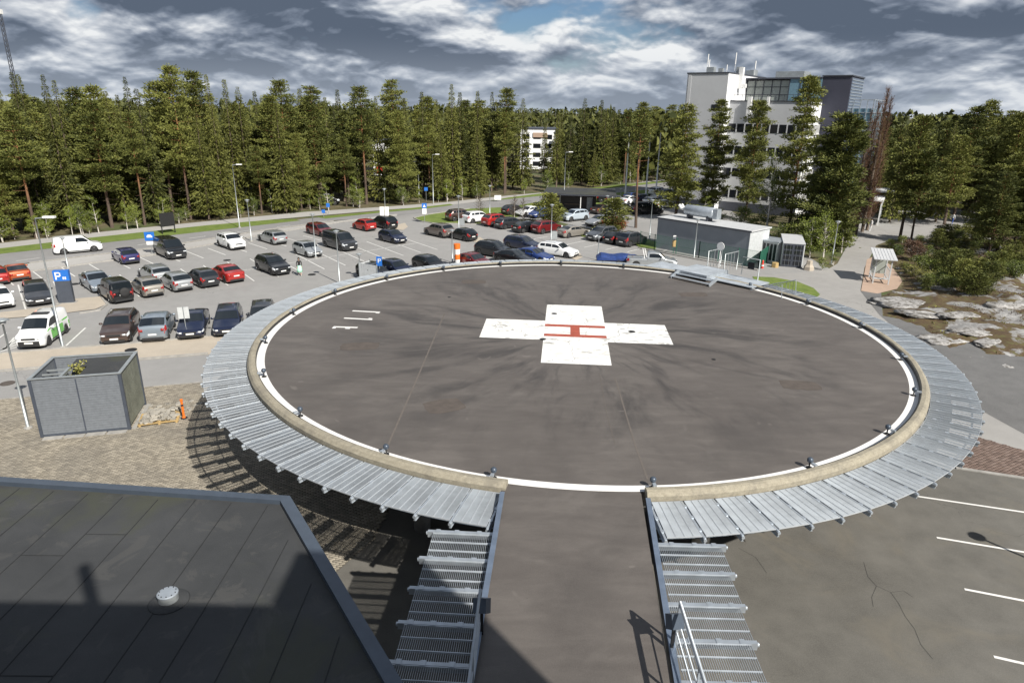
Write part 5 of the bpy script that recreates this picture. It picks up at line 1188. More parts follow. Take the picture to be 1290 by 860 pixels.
CARS = [
 ('van', (215, 322.3), S_, 'black', 'black passenger van nose-out against the road kerb beside the blue sign'),
 ('hatch', (159.3, 329.3), N, 'violet', 'dark violet-blue hatchback seen from behind, left of the black passenger van'),
 ('suv', (291.6, 311.6), S_, 'white', 'white SUV facing the helipad in the row along the road'),
 ('wagon', (343.5, 305), N, 'silver', 'silver estate car seen from behind in the row along the road'),
 ('wagon', (404, 295.8), S_, 'darkred', 'dark red estate car parked in front of the black cargo van'),
 ('van', (428.4, 312.6), S_, 'darkgrey', 'dark grey van in the middle of the car park behind the silver hatchback'),
 ('hatch', (387.7, 321), S_, 'silver', 'silver hatchback facing the helipad next to a lamp post'),
 ('suv', (344.2, 342.3), S_, 'black', 'black SUV alone in the middle of the car park near the pedestrian'),
 ('sedan', (286, 351.2), N, 'red', 'bright red saloon seen from behind at the end of the middle row'),
 ('small', (459, 289.3), N, 'red', 'red hatchback near the car park exit beside a black SUV'),
 ('suv', (483.7, 286.5), N, 'black', 'black SUV at the foot of the lamp post with white panels'),
 ('hatch', (494.7, 304.4), S_, 'navy', 'black-blue hatchback standing alone right of the dark grey van'),
 ('hatch', (256, 357.5), N, 'darkgrey', 'dark hatchback with pale tailgate left of the red saloon'),
 ('hatch', (222.8, 362.3), N, 'silver', 'silver hatchback seen from behind between the beige and dark hatchbacks'),
 ('hatch', (186, 369), N, 'beige', 'grey-beige hatchback seen from behind right of the black off-roader'),
 ('jeep', (147, 376), N, 'black', 'black off-roader with a spare wheel on its back door'),
 ('sedan', (123, 362.5), S_, 'bluesilver', 'silver-grey saloon half behind the black off-roader'),
 ('wagon', (196, 352), N, 'silver', 'silver estate seen from behind, far side of the middle row'),
 ('wagon', (48.4, 378), -52, 'darkgrey', 'dark grey estate facing the camera left of the parking totem'),
 ('coupe', (21.4, 349.8), N, 'orange', 'copper-orange coupe seen from behind at the left edge'),
 ('hatch', (-5, 355), N, 'red', 'red car cut by the left edge of the picture'),
 ('small', (0, 384), S_, 'white', 'white compact car cut by the left edge facing the camera'),
 ('suv', (154.2, 422.8), -72, 'brown', 'brown SUV facing the beige paving beside the silver-blue SUV'),
 ('coupesuv', (200.5, 420.0), 108, 'bluesilver', 'silver-blue coupe SUV seen from behind between brown and navy cars'),
 ('sedan', (245.5, 416.3), -72, 'navy', 'navy saloon facing the camera behind the grey sign panels'),
 ('wagon', (289, 412.8), -72, 'navy', 'navy estate facing the camera next to the grating ring'),
 ('wagon', (332, 407.5), -72, 'darkgrey', 'dark car mostly hidden behind the grating ring at left'),
 ('hatch', (471, 350), S_, 'black', 'black car half hidden behind the rim next to the boarded screen'),
 ('hatch', (499, 346), S_, 'navy', 'navy car behind the rim right of the boarded screen'),
 ('hatch', (541, 340), S_, 'black', 'black car behind the rim just left of the wind cone'),
 ('sedan', (597, 336), S_, 'darkred', 'dark red car roof showing above the rim right of the wind cone'),
 ('suv', (622, 322), -35, 'black', 'black SUV in the row behind the wind cone'),
 ('wagon', (658.3, 313), -38, 'navy', 'dark blue estate right of the black SUV behind the rim'),
 ('sedan', (671.5, 328.3), -35, 'blue', 'bright blue car close behind the far rim'),
 ('sedan', (648, 331), -35, 'black', 'black saloon roof close behind the far rim left of the blue car'),
 ('wagon', (702.2, 321.5), -32, 'white', 'white estate parked side-on behind the far rim'),
 ('suv', (552.9, 297), N, 'taupe', 'silver-taupe SUV next to the black hatchback with a sign beside it'),
 ('hatch', (583, 301.5), N, 'black', 'black hatchback with red tail lights near the sand island'),
 ('suv', (580.8, 277.3), 30, 'brown', 'grey-brown SUV beside the grass island'),
 ('suv', (601.7, 280), 38, 'white', 'white SUV parked right of the grey-brown SUV'),
 ('suv', (625.5, 283.5), 42, 'red', 'red hatchback seen from behind right of the white SUV'),
 ('wagon', (643, 286.6), 40, 'darkgrey', 'dark grey estate in the far row right of the red hatchback'),
 ('sedan', (664.6, 291.3), 42, 'black', 'black car with red lamps left of the dark red SUV'),
 ('suv', (688.6, 292.6), 40, 'darkred', 'dark red SUV at the right end of the far row'),
 ('sedan', (721.9, 297.4), 38, 'beige', 'champagne saloon alone beside the strip of grass'),
 ('suv', (757.7, 301.5), 222, 'grey', 'grey-black SUV facing the camera left of two dark cars'),
 ('hatch', (777.3, 305.3), 45, 'black', 'black hatchback with bright tail lights between two dark SUVs'),
 ('suv', (795.5, 308.3), 45, 'darkgrey', 'dark SUV next to the green fence'),
 ('sedan', (665.6, 271.2), 225, 'white', 'white car behind the planted strip left of the blue car'),
 ('hatch', (680.5, 273.5), 225, 'blue', 'blue car behind the planted strip beside the leafless trees'),
 ('hatch', (646.7, 269.5), 45, 'darkgrey', 'dark car under the leafless trees by the grass island'),
 ('suv', (723.9, 277.6), 215, 'lightblue', 'pale blue-white SUV in front of the timber hut'),
 ('sedan', (755, 283.5), 222, 'silver', 'silver saloon beside the orange shrub near the hut'),
 ('hatch', (773, 286), 45, 'orange', 'orange-brown car beside the bare pine trunk'),
 ('sedan', (759.4, 268.5), 45, 'brown', 'dark brown car right of the timber hut'),
 ('suv', (778.5, 269.5), 225, 'silver', 'silver-white SUV behind the small shrub right of the hut'),
 ('suv', (766.5, 255), 0, 'black', 'black SUV in the far lot right behind the hut'), ('sedan', (778.5, 256), 0, 'darkgrey', 'dark grey saloon in the far lot next to the black SUV'),
 ('van', (814.5, 269.5), 10, 'black', 'black van parked left of the tall pine'), ('hatch', (797.5, 252), 40, 'blue', 'blue hatchback in the far lot below the flagpoles'),
 ('sedan', (794, 256.5), 40, 'white', 'white saloon in the far lot left of the blue SUV'), ('suv', (808.5, 255.5), 40, 'navy', 'blue SUV in the far lot between two white cars'),
 ('hatch', (822, 258.5), 40, 'white', 'white hatchback in the far lot behind the black van'), ('wagon', (834, 262), 40, 'white', 'white estate beside the tall pine'),
 ('sedan', (832.5, 252.5), 40, 'silver', 'silver saloon in the far lot right of the flagpoles'), ('sedan', (840, 246.8), 40, 'grey', 'grey car at the far end of the lot'), ('suv', (829, 246), 40, 'white', 'white SUV at the far end of the lot'),
 ('suv', (242, 254), 20, 'darkgrey', 'dark SUV glimpsed between forest trunks behind the verge'), ('hatch', (40, 272), 20, 'blue', 'blue car glimpsed deep in the forest at left'), ('suv', (312, 246), 20, 'white', 'white car glimpsed between the forest trunks'), ('van', (408, 258), 20, 'black', 'black van glimpsed under the forest trees'),
]
for c in CARS: car(*c, far=(c[1][1] < 300))
car('panel', (99, 317.5), 37, 'white', 'white delivery van driving on the road at left', 'delivery_van', 'van')
tv = car('tradevan', (57.5, 427.5), -79, 'white', 'white van with green lower panels parked at the beige paving', 'trade_van', 'van')
k_ = Car('tradevan'); g_ = mb('paint_green')
for sd in (1, -1):
    k_.patch(g_, k_.xw[1]+.42, k_.xw[0]-.45, 2.0, 4.6, sd, .006, 8, 3); k_.patch(g_, k_.xw[0]-.45, k_.xw[0]+.02, 4.0, 4.75, sd, .006, 4, 2); k_.patch(g_, -k_.L/2+.28, k_.xw[1]-.4, 2.2, 4.8, sd, .006, 4, 2); k_.patch(g_, k_.xw[1]-.4, k_.xw[1]+.42, 4.0, 4.8, sd, .006, 4, 2)
g_.build('green_livery', tv, smooth=True)
w_ = mb('white')
for j, (a, b) in enumerate([(.1, .35), (.4, .52), (.57, .78), (.83, .95), (1.0, 1.2)]): k_.patch(w_, -.9+a, -.9+b, 4.05, 4.25, 1, .010, 2, 1); k_.patch(w_, -.9+a, -.9+b, 4.05, 4.25, -1, .010, 2, 1)
w_.build('livery_lettering', tv)
mb('trim').box(-.3, .1, -.5, .5, 1.84, 1.92).build('roof_bar', tv)
def pickup():
    p = at(820, 337); t = thing('pickup_truck', 'silver pickup with a blue tarpaulin over its load behind the far rim', 'pickup truck', p, math.radians(-8), None)
    C = Car('sedan'); me = CACHE['sedan'] if 'sedan' in CACHE else C.meshes()
    # cab body from its own silhouette
    P = Car('wagon'); P.L = 5.2; P.H = 1.75; P.cow = 1.35; P.rf = .75; P.rr = -.35; P.tl = -.45; P.dk = 1.12; P.hd = .98; P.wr = .37; P.xw = (1.7, -1.6); P.base = .3
    P.sil = [(-2.6, .7), (-2.57, 1.0), (-2.5, 1.08), (-.5, 1.10), (-.45, 1.68), (-.2, 1.74), (.3, 1.75), (.75, 1.70), (1.4, 1.16), (2.0, 1.06), (2.4, .98), (2.55, .85), (2.6, .6)]; P.br = .0
    for nm, m_, loc, role in P.meshes():
        if nm in ('rear_window', 'roof_rail', 'side_window'): continue
        if nm == 'tyre': o = link('wheel', m_, t, loc); continue
        if nm == 'rim': o = link('rim', m_, t, loc[:3]); o.rotation_euler.z = 0 if loc[3] > 0 else PI; continue
        o = link(nm, m_, t, loc[:3])
        if role == 'body': o.material_slots[0].link = 'OBJECT'; o.material_slots[0].material = MATS['paint_silver']
    for sd in (1, -1):
        g = mb('glass'); P.patch(g, -.3, 1.05, 5.12, 5.9, sd, .008, 5, 1); g.build('side_window', t, smooth=True)
        mb('white').bar((-.5, sd*.7, 1.1), (-.75, sd*.7, 1.9), .08, .08, (0, 1, 0)).build('roll_bar', t); mb('white').bar((-.75, sd*.7, 1.1), (-.95, sd*.7, 1.9), .08, .08, (0, 1, 0)).build('roll_bar', t)
    tr = thing('covered_trailer', 'trailer under a dark blue tarpaulin coupled behind the silver pickup', 'trailer', at(778, 333), math.radians(-3)); b = mb('tarp'); vs = []; n = 10
    for i in range(n+1):
        x = -2.3+4.6*i/n; h = 1.05+.08*math.sin(i*1.3)-(.25 if i in (0, n) else 0)
        vs += [(x, -.95, .6), (x, -.93, h-.25), (x, -.6, h), (x, .6, h+.03), (x, .93, h-.25), (x, .95, .6)]
    fs = [(i*6+k, (i+1)*6+k, (i+1)*6+k+1, i*6+k+1) for i in range(n) for k in range(5)]+[tuple(range(6)), tuple(range(n*6, n*6+6))[::-1]]
    b.add(vs, fs).build('tarpaulin', tr); mb('trim').box(-2.2, 2.2, -.9, .9, .45, .62).build('bed', tr)
    for sd in (1, -1): mb('tyre').lathe([(.33, -.1), (.33, .1)], 16, (0, sd*.98, .33), 'y').build('wheel', tr)
pickup()

# ---------------------------------------------------------------- people
def person(base, face, label, top, bottom, skirt=False, stride=.16, s=1.0, hairm='hair'):
    p = at(*base); t = thing('person', label, 'person', p, face)
    J = [(0, 0, .95), (0, 0, 1.15), (0, 0, 1.38), (0, 0, 1.50), (.02, 0, 1.63), (.03, 0, 1.74)]; R = [(.15, .12), (.13, .10), (.16, .10), (.055, .055), (.085, .075), (.075, .07)]
    E = [(0, 1), (1, 2), (2, 3), (3, 4), (4, 5)]
    for sd in (1, -1):
        f = stride*sd; o = len(J)
        J += [(0, sd*.09, .90), (.02+f*.5, sd*.10, .50), (f, sd*.10, .09), (f+.16, sd*.11, .04)]; R += [(.095, .09), (.062, .06), (.042, .042), (.04, .03)]; E += [(0, o), (o, o+1), (o+1, o+2), (o+2, o+3)]
        o = len(J); J += [(0, sd*.19, 1.40), (-f*.3, sd*.24, 1.14), (-f*.8+.06, sd*.23, .92), (-f*.8+.10, sd*.22, .84)]; R += [(.055, .055), (.042, .042), (.030, .030), (.035, .02)]; E += [(2, o), (o, o+1), (o+1, o+2), (o+2, o+3)]
        h = o+2
        for q in range(4): J.append((-f*.8+.12+.004*q, sd*(.245-.022*q), .775-.008*(q in (1, 2)))); R.append((.010, .010)); E.append((o+3, len(J)-1))
        J.append((-f*.8+.15, sd*.20, .83)); R.append((.011, .011)); E.append((o+3, len(J)-1))
    me = bpy.data.meshes.new('body'); me.from_pydata([tuple(c*s for c in j) for j in J], E, []); b = link('body', me, t)
    for m in ('skin',): me.materials.append(MATS[bottom if not skirt else 'skin'])
    me.materials.clear(); me.materials.append(MATS['body_'+label.split()[0]])
    sk = b.modifiers.new('skin', 'SKIN'); L = me.skin_vertices[0].data
    for i, r in enumerate(R): L[i].radius = (r[0]*s, r[1]*s); L[i].use_root = (i == 0)
    b.modifiers.new('sub', 'SUBSURF').levels = 1; b.modifiers['sub'].render_levels = 1; sk.use_smooth_shade = True
    if skirt:
        v = mb('mint_cloth'); v.lathe([(.155, 1.02), (.19, .90), (.24, .60), (.28, .36), (.27, .36), (.15, .99)], 16, capends=False); v.build('skirt', t, smooth=True)
    hr = mb(hairm).lathe([(.01, 1.80*s), (.075*s, 1.78*s), (.10*s, 1.70*s), (.098*s, 1.60*s), (.07*s, (1.50 if skirt else 1.63)*s)], 12, (-.012, 0, 0)); hr.build('hair', t, smooth=True)
    f = mb('hair')
    for sd in (1, -1): f.box(.095*s, .105*s, sd*.03*s-.01, sd*.03*s+.01, 1.655*s, 1.668*s)
    f.build('eyes', t)
    return t
def bodymat(key, top, bottom, zsplit=1.0, sleeves=True, legs=True):
    def fn(w, V, b):
        z = w.n.new('ShaderNodeSeparateXYZ'); w.l.new(V, z.inputs[0])
        ab = w.math('ABSOLUTE', z.outputs[1])
        c = w.mix(w.math('GREATER_THAN', z.outputs[2], zsplit), bottom, top)
        c = w.mix(w.math('GREATER_THAN', z.outputs[2], 1.49), c, (.50, .32, .23))
        hand = w.math('MULTIPLY', w.math('GREATER_THAN', ab, .17), w.math('MULTIPLY', w.math('LESS_THAN', z.outputs[2], .93), w.math('GREATER_THAN', z.outputs[2], .7)))
        c = w.mix(hand, c, (.50, .32, .23))
        arm = w.math('MULTIPLY', w.math('GREATER_THAN', ab, .17), w.math('GREATER_THAN', z.outputs[2], .93)); c = w.mix(arm, c, top)
        return w.mix(w.math('LESS_THAN', z.outputs[2], .09), c, (.6, .6, .6))
    mat('body_'+key, fn=fn, rough=.8)
bodymat('woman', (.012, .012, .014), (.50, .32, .23)); bodymat('person', (.70, .73, .76), (.05, .10, .32)); bodymat('figure', (.75, .75, .75), (.72, .72, .72))
person((378, 347), math.radians(-70), 'woman in black top and long mint green skirt walking across the car park', 'black_cloth', 'mint_cloth', True)
person((1199, 283), math.radians(200), 'person in white top and blue trousers walking on the far plaza', 'white_cloth', 'blue_cloth')
person((1096, 291), math.radians(190), 'figure dressed all in white standing beside the glass entrance canopy', 'white_cloth', 'white_cloth', stride=.05)
# ---------------------------------------------------------------- vegetation
def sprays(P, D, ln, wd, r, droop=.0):
    """leaf sprays: P points, D outward directions, two crossed tapered blades folded a little"""
    n = len(P); D = D/np.linalg.norm(D, axis=1, keepdims=True); rv = r.normal(size=(n, 3)); rv[:, 2] *= .5
    S = np.cross(D, rv); S /= np.linalg.norm(S, axis=1, keepdims=True)+1e-9
    L = (ln*r.uniform(.6, 1.3, n))[:, None]; Wd = (wd*r.uniform(.6, 1.3, n))[:, None]
    tip = P+D*L; tip[:, 2] -= droop*L[:, 0]; mid = P+D*L*.45; mid[:, 2] += .06*L[:, 0]
    V = np.stack([P, mid+S*Wd*.5, tip, mid-S*Wd*.5], 1).reshape(-1, 3); i = np.arange(n)*4
    return V, np.concatenate([np.stack([i, i+1, i+2], 1), np.stack([i, i+2, i+3], 1)])
def tree_mesh(name, V, F_, m): return np_mesh(name, V, F_, m, tri=True)
def trunk_mesh(h, r0, m, seed, bend=.25, bare=(), dead=None):
    r = random.Random(seed); b = mb(m); pts = []; bx, by = r.uniform(-bend, bend), r.uniform(-bend, bend)
    for i in range(7): f = i/6; pts.append((bx*math.sin(f*2.6), by*math.sin(f*2.2), h*f*.985-.15*(i == 0)))
    b.tube(pts, [r0*(1-.93*(i/6)**.9) for i in range(7)], 7)
    for i in range(10):                                    # dead stubs below the crown
        z = r.uniform(.15, .6)*h; a = r.uniform(0, 2*PI); l = r.uniform(.4, 1.5); f = z/h
        b.tube([(bx*math.sin(f*2.6), by*math.sin(f*2.2), z), (bx*math.sin(f*2.6)+l*math.cos(a), by*math.sin(f*2.2)+l*math.sin(a), z+r.uniform(-.3, .2))], [.035, .008], 4, False)
    return b.mesh('trunk', True), (bx, by)
def spruce(h, rm, seed, low=.07, dens=1.):
    r = np.random.default_rng(seed); tm, (bx, by) = trunk_mesh(h, .011*h+.02, 'spruce_bark', seed, .12); PP = []; DD = []; SZ = []
    z = h*low
    while z < h*.985:
        f = z/h; R = rm*((1-f)**.88)*(1 if f > .2 else .8+f)*r.uniform(.72, 1.18)+.05; nb = int(r.integers(5, 8)); a0 = r.uniform(0, 7)
        for k in range(nb):
            if r.random() < .07: continue
            a = a0+2*PI*k/nb+r.normal(0, .18); l = R*r.uniform(.68, 1.15); dr = (.32-.5*f) ; n = max(3, int(l/.075*dens))
            t = np.sort(r.uniform(.10, 1, n)); ca, sa = math.cos(a), math.sin(a)
            x = l*t; zz = z-dr*l*t**1.3+.10*l*t**3; side = r.choice([-1, 1], n)*r.uniform(.25, 1, n)*(1.12-t)*.34*l
            P = np.stack([bx*math.sin(f*2.6)+ca*x-sa*side, by*math.sin(f*2.2)+sa*x+ca*side, zz-.10*np.abs(side)+r.normal(0, .03, n)], 1)
            D = np.stack([ca*.8-sa*np.sign(side)*.55, sa*.8+ca*np.sign(side)*.55, np.full(n, -.25)+r.normal(0, .25, n)], 1); PP.append(P); DD.append(D); SZ.append(np.full(n, .15+.25*(1-f)))
        z += (.16+.22*(1-f))*r.uniform(.8, 1.25)
    P = np.concatenate(PP); D = np.concatenate(DD); S = np.concatenate(SZ)
    V, F_ = sprays(P, D, S*1.5, S*.50, r, .22)
    return tm, tree_mesh('crown', V, F_, 'spruce_needles')
def pine(h, rm, seed, low=.42, dens=1., m='pine_needles', young=False):
    r = np.random.default_rng(seed); tm, (bx, by) = trunk_mesh(h, .0115*h+.03, 'pine_bark', seed, .35); b = []; PP = []; DD = []
    bark = mb('pine_bark'); z = h*low
    while z < h*.98:
        f = (z/h-low)/(1-low); R = rm*(math.sin(min(1, f*1.15+.30)*PI*.62+.25)**.8)*(1-f**3*.75)*r.uniform(.65, 1.15); nb = int(r.integers(3, 6)); a0 = r.uniform(0, 7); fz = z/h
        for k in range(nb):
            a = a0+2*PI*k/nb+r.normal(0, .35); l = max(.35, R*r.uniform(.45, 1.35)); up = r.uniform(.0, .45) if not young else r.uniform(.3, .7); cx0, cy0 = bx*math.sin(fz*2.6), by*math.sin(fz*2.2); ca, sa = math.cos(a), math.sin(a)
            bark.tube([(cx0, cy0, z), (cx0+ca*l*.5, cy0+sa*l*.5, z+up*l*.35), (cx0+ca*l*.95, cy0+sa*l*.95, z+up*l)], [.03+.012*l, .02, .008], 4, False)
            nc = max(2, int(l/.34))
            for c in range(nc):
                t = .38+.62*(c+r.random()*.6)/nc; sd = r.normal(0, .22*l); q = np.array([cx0+ca*l*t-sa*sd, cy0+sa*l*t+ca*sd, z+up*l*t*t+r.normal(0, .08)])
                n = int((24 if young else 36)*dens); o = r.normal(size=(n, 3))*np.array([.30, .30, .11]); PP.append(q+o); dd = o*1.2+np.array([ca*.25, sa*.25, .22]); DD.append(dd+r.normal(0, .08, (n, 3)))
        z += (r.uniform(.28, .5) if young else r.uniform(.42, .82))*(1.15-.35*f)*h/17 if not young else r.uniform(.28, .5)*(1.15-.35*f)
    P = np.concatenate(PP); D = np.concatenate(DD); V, F_ = sprays(P, D, np.full(len(P), .33), np.full(len(P), .125), r, 0)
    # branches joined to trunk mesh
    bt = mb('pine_bark'); bt.v = [tuple(v.co) for v in tm.vertices]; bt.f = [tuple(p.vertices) for p in tm.polygons]; bt.m = [0]*len(bt.f); bt.add(bark.v, bark.f)
    return bt.mesh('trunk', True), tree_mesh('crown', V, F_, m)
def leafy(h, rm, seed, m='young_leaves', n=2600, stems=1, bark='birch_bark', zlow=.15, size=.14, flat=1.):
    r = np.random.default_rng(seed); rr_ = random.Random(seed); b = mb(bark); tips = []
    for s in range(stems):
        a0 = rr_.uniform(0, 7); lean = rr_.uniform(.02, .12)*(1 if stems == 1 else 2.5)*h*.5; hh = h*rr_.uniform(.8, 1)
        mx, my = lean*math.cos(a0), lean*math.sin(a0); b.tube([(0, 0, -.1), (mx*.4, my*.4, hh*.5), (mx, my, hh*.95)], [.012*h+.015, .008*h+.01, .008], 6)
        for k in range(int(9+h*1.4)):
            f = rr_.uniform(zlow, .95); a = rr_.uniform(0, 7); l = rm*(1-abs(f-.45)*1.2)*rr_.uniform(.5, 1.1)+.1; x0, y0 = mx*f*.9, my*f*.9; p1 = (x0+l*math.cos(a), y0+l*math.sin(a), hh*f+l*rr_.uniform(.2, .7))
            b.tube([(x0, y0, hh*f*.95), p1], [.006*h+.004, .004], 4, False); tips.append(((x0, y0, hh*f*.95), p1))
    T = np.array(tips); i = r.integers(0, len(T), n); t = r.uniform(.25, 1.08, n)[:, None]; P = T[i, 0]*(1-t)+T[i, 1]*t+r.normal(0, .085*rm+.03, (n, 3)); P[:, 2] = np.maximum(P[:, 2], .06)
    V, F_ = sprays(P, r.normal(size=(n, 3))+np.array([0, 0, .3]), np.full(n, size), np.full(n, size*.8), r)
    return b.mesh('trunk', True), tree_mesh('crown', V, F_, m)
def bare(h, rm, seed, upright=False, m='dead_twigs', n=500):
    r = random.Random(seed); b = mb('spruce_bark' if upright else 'birch_bark'); t_ = mb(m); b.tube([(0, 0, -.1), (0, 0, h*.6), (.05, 0, h)], [.012*h, .008*h, .01], 6)
    for k in range(n):
        f = r.uniform(.06, .98); a = r.uniform(0, 7); l = rm*(1-f*.75)*r.uniform(.35, 1.1); z = h*f; u = l*(1.9 if upright else .7)
        p = [(0, 0, z), (l*.6*math.cos(a), l*.6*math.sin(a), z+u*.4), (l*math.cos(a), l*math.sin(a), z+u)]; t_.tube(p, [.022, .014, .006], 3, False)
        for j in range(4 if upright else 3): q = p[1+(j % 2)]; a2 = a+r.uniform(-1.2, 1.2); l2 = l*.4; t_.tube([q, (q[0]+l2*math.cos(a2), q[1]+l2*math.sin(a2), q[2]+l2*r.uniform(.2, 1.2))], [.012, .004], 3, False)
    return b.mesh('trunk', True), t_.mesh('crown')
SPR = [spruce(18, 2.9, 1), spruce(18, 2.4, 2), spruce(18, 3.2, 3), spruce(18, 2.0, 4, .12), spruce(18, 2.6, 5), spruce(18, 2.2, 6, .16)]
PIN = [pine(17, 2.6, 11, .36), pine(17, 2.3, 12, .48), pine(17, 2.9, 13, .22), pine(17, 2.4, 14, .30, 1.1)]
LEAF = [leafy(6, 1.6, 21), leafy(5, 1.5, 22, 'bush_leaves', stems=3), leafy(7, 1.7, 23, n=2200)]
def plant(meshes, p, h, h0, label, cat='tree', name='pine_tree', group=None, rz=None, wide=1.):
    t = thing(name, label, cat, (p[0], p[1], p[2] if len(p) > 2 else 0), random.uniform(0, 6.28) if rz is None else rz, group)
    s = h/h0
    for nm, me in zip(('trunk', 'crown'), meshes):
        o = link(nm, me, t); o.scale = (s*wide, s*wide, s)
    return t
# forest edge as a line on the ground
EDGE = px((-900, 420), (-500, 355), (-170, 327), (0, 304), (110, 292), (260, 277.5), (385, 265.5), (480, 259), (560, 253), (640, 245), (740, 236.5), (870, 221), (960, 210), (1100, 198))
def along(pxx, k):          # world point on the bearing of picture column pxx, k metres behind the forest edge
    d = _ray(pxx, 200); d.z = 0; d.normalize(); o = CAMP.to_2d(); best = None
    for a, b in zip(EDGE[:-1], EDGE[1:]):
        e = b-a; n = Vector((-e.y, e.x)).normalized(); den = d.x*n.x+d.y*n.y
        if abs(den) < 1e-6: continue
        t = ((a-o).x*n.x+(a-o).y*n.y)/den; q = o+Vector((d.x, d.y))*t; s = (q-a).dot(e)/e.length_squared
        if t > 0 and -.001 <= s <= 1.001: best = t if best is None else min(best, t)
    if best is None: best = 120
    q = o+Vector((d.x, d.y))*(best+k); return Vector((q.x, q.y, 0))
lab_s = 'tall dark spruce in the dense forest beyond the road'; lab_p = 'tall pine with reddish upper trunk in the dense forest beyond the road'; GRF = 'forest trees beyond the road'
cnt = 0
TOPS = [(15, 94, 's'), (37, 89, 's'), (45, 92, 's'), (74, 92, 's'), (87, 99, 's'), (107, 110, 'p'), (131, 107, 'p'), (146, 112, 's'), (160, 118, 's'), (174, 95, 's'), (186, 109, 's'), (207, 102, 'p'), (230, 82, 'p'), (243, 98, 's'), (255, 89, 'p'), (273, 92, 's'), (293, 97, 's'), (309, 107, 's'), (328, 113, 's'), (347, 119, 'p'), (362, 100, 'p'), (384, 109, 's'), (399, 107, 'p'), (414, 120, 's'), (431, 110, 's'), (459, 108, 'p'), (477, 120, 's'), (496, 99, 'p'), (512, 122, 's'), (533, 113, 's'), (551, 124, 's'), (570, 104, 's'), (580, 114, 's'), (601, 113, 's'), (619, 114, 's'), (637, 110, 'p'), (658, 122, 's'),
        (702, 138, 's'), (718, 142, 's'), (734, 122, 's'), (755, 124, 's'), (770, 133, 's'), (790, 134, 's'), (806, 128, 'p'), (822, 133, 'p'), (841, 131, 'p'), (-30, 95, 's'), (-70, 90, 'p'), (-110, 96, 's')]
placed = []
def lean(pxx, pyy): return pxx
def ordw(n):
    T_ = ['', '', 'twenty', 'thirty', 'forty', 'fifty']; u = n % 10
    if n <= 20: return ordn[n-1]
    return T_[n//10]+('-'+ordn[u-1] if u else '')
XS = sorted(q[0] for q in TOPS if q[0] > 0)
for (x, y, kd) in TOPS:
    p = along(x, random.uniform(2, 9)); h = hgt(p, x, y)
    M3 = random.choice(SPR) if kd == 's' else random.choice(PIN)
    rk_ = XS.index(x)+1 if x > 0 else 0
    lbx = ('tall dark spruce' if kd == 's' else 'tall pine')+' whose top is the %s high treetop from the left edge' % ordw(rk_) if rk_ else (lab_s if kd == 's' else lab_p)
    plant(M3, p, h, 18 if kd == 's' else 17, lbx, name='spruce_tree' if kd == 's' else 'pine_tree', group=GRF, wide=random.uniform(.85, 1.15)*18/max(h, 14) if h > 19 else 1); placed.append(p); cnt += 1
tries = 0
while cnt < 190 and tries < 4000:
    tries += 1; x = random.uniform(-190, 872); k = random.choice([1, 3, 6, 10, 15, 20, 27, 34])+random.uniform(-1.5, 1.5); p = along(x, k)
    if (462 < x < 500 and random.random() < .80) or (662 < x < 690 and random.random() < .82): continue
    if any((p-q).length < (2.3 if k < 12 else 2.9) for q in placed): continue
    ytop = random.uniform(116, 158)+(12 if x > 660 else 0)+max(0, (x-100)*.008); h = min(hgt(p, x, ytop), 19.5); seg = 'left third' if x < 290 else ('middle' if x < 640 else 'right part')
    if k < 5 and random.random() < .35: h *= random.uniform(.45, .8)
    kd = 's' if random.random() < .58 else 'p'
    plant(random.choice(SPR if kd == 's' else PIN), p, h, 18 if kd == 's' else 17, ('dark spruce standing within the %s of the forest beyond the road' if kd == 's' else 'green pine standing within the %s of the forest beyond the road') % seg, name='spruce_tree' if kd == 's' else 'pine_tree', group=('spruces' if kd == 's' else 'pines')+' in the %s of the forest' % seg, wide=random.uniform(.9, 1.2)); placed.append(p); cnt += 1
# young green growth along the forest edge
for i in range(58):
    x = random.uniform(-60, 860); p = along(x, random.uniform(-2.5, 2.0)); h = random.uniform(1.6, 5.2); k = random.choice([0, 1, 2]); sg_ = ('behind the white delivery van' if x < 150 else 'around the black notice board' if x < 260 else 'left of the white panels' if x < 470 else 'near the road junction' if x < 660 else 'behind the timber hut')
    plant(LEAF[k], p, h, (6, 5, 7)[k], 'light green young broadleaf tree on the forest edge, %s' % sg_, 'small tree', 'young_tree', 'young broadleaf trees, '+sg_, wide=random.uniform(.8, 1.3))
# trees round the tall block and to the right
def hero(meshes, h0, base, top, label, name='pine_tree', wide=1., cat='tree'):
    p = at(*base); return plant(meshes, p, hgt(p, *top), h0, label, cat, name, None, wide=wide)
hero(pine(17, 2.6, 31, .12, 1.3), 17, (850, 277), (859, 128), 'full-crowned pine at the left corner of the white tower', wide=1.1)
hero(pine(17, 3.0, 32, .10, 1.3), 17, (893, 270), (915, 125), 'slim pine leftmost of the three before the white block', wide=.85)
hero(pine(17, 2.8, 33, .16, 1.3), 17, (938, 278), (952, 122), 'slim pine second of the three before the white block', wide=.8)
hero(pine(20, 3.1, 34, .14, 1.2), 20, (992, 300), (1026, 95), 'tallest slim pine standing before the white block', wide=.85)
hero(pine(16, 3.4, 35, .03, 1.8), 16, (1040, 315), (1057, 140), 'broad bushy pine reaching the ground right of the container', wide=1.15)
hero(pine(14, 2.2, 36, .06, 1.2), 14, (1024, 308), (1036, 175), 'dense pine behind the bushy one, nearer the container', wide=1.1)
hero(leafy(11, 1.9, 37, n=4200, size=.13), 11, (964, 300), (969, 179), 'airy light green birch behind the cooling unit', 'birch_tree')
hero(leafy(5, 1.6, 38, n=2600, stems=2), 5, (1020, 325), (1032, 268), 'leafy green young birch directly behind the shipping container', 'birch_tree')
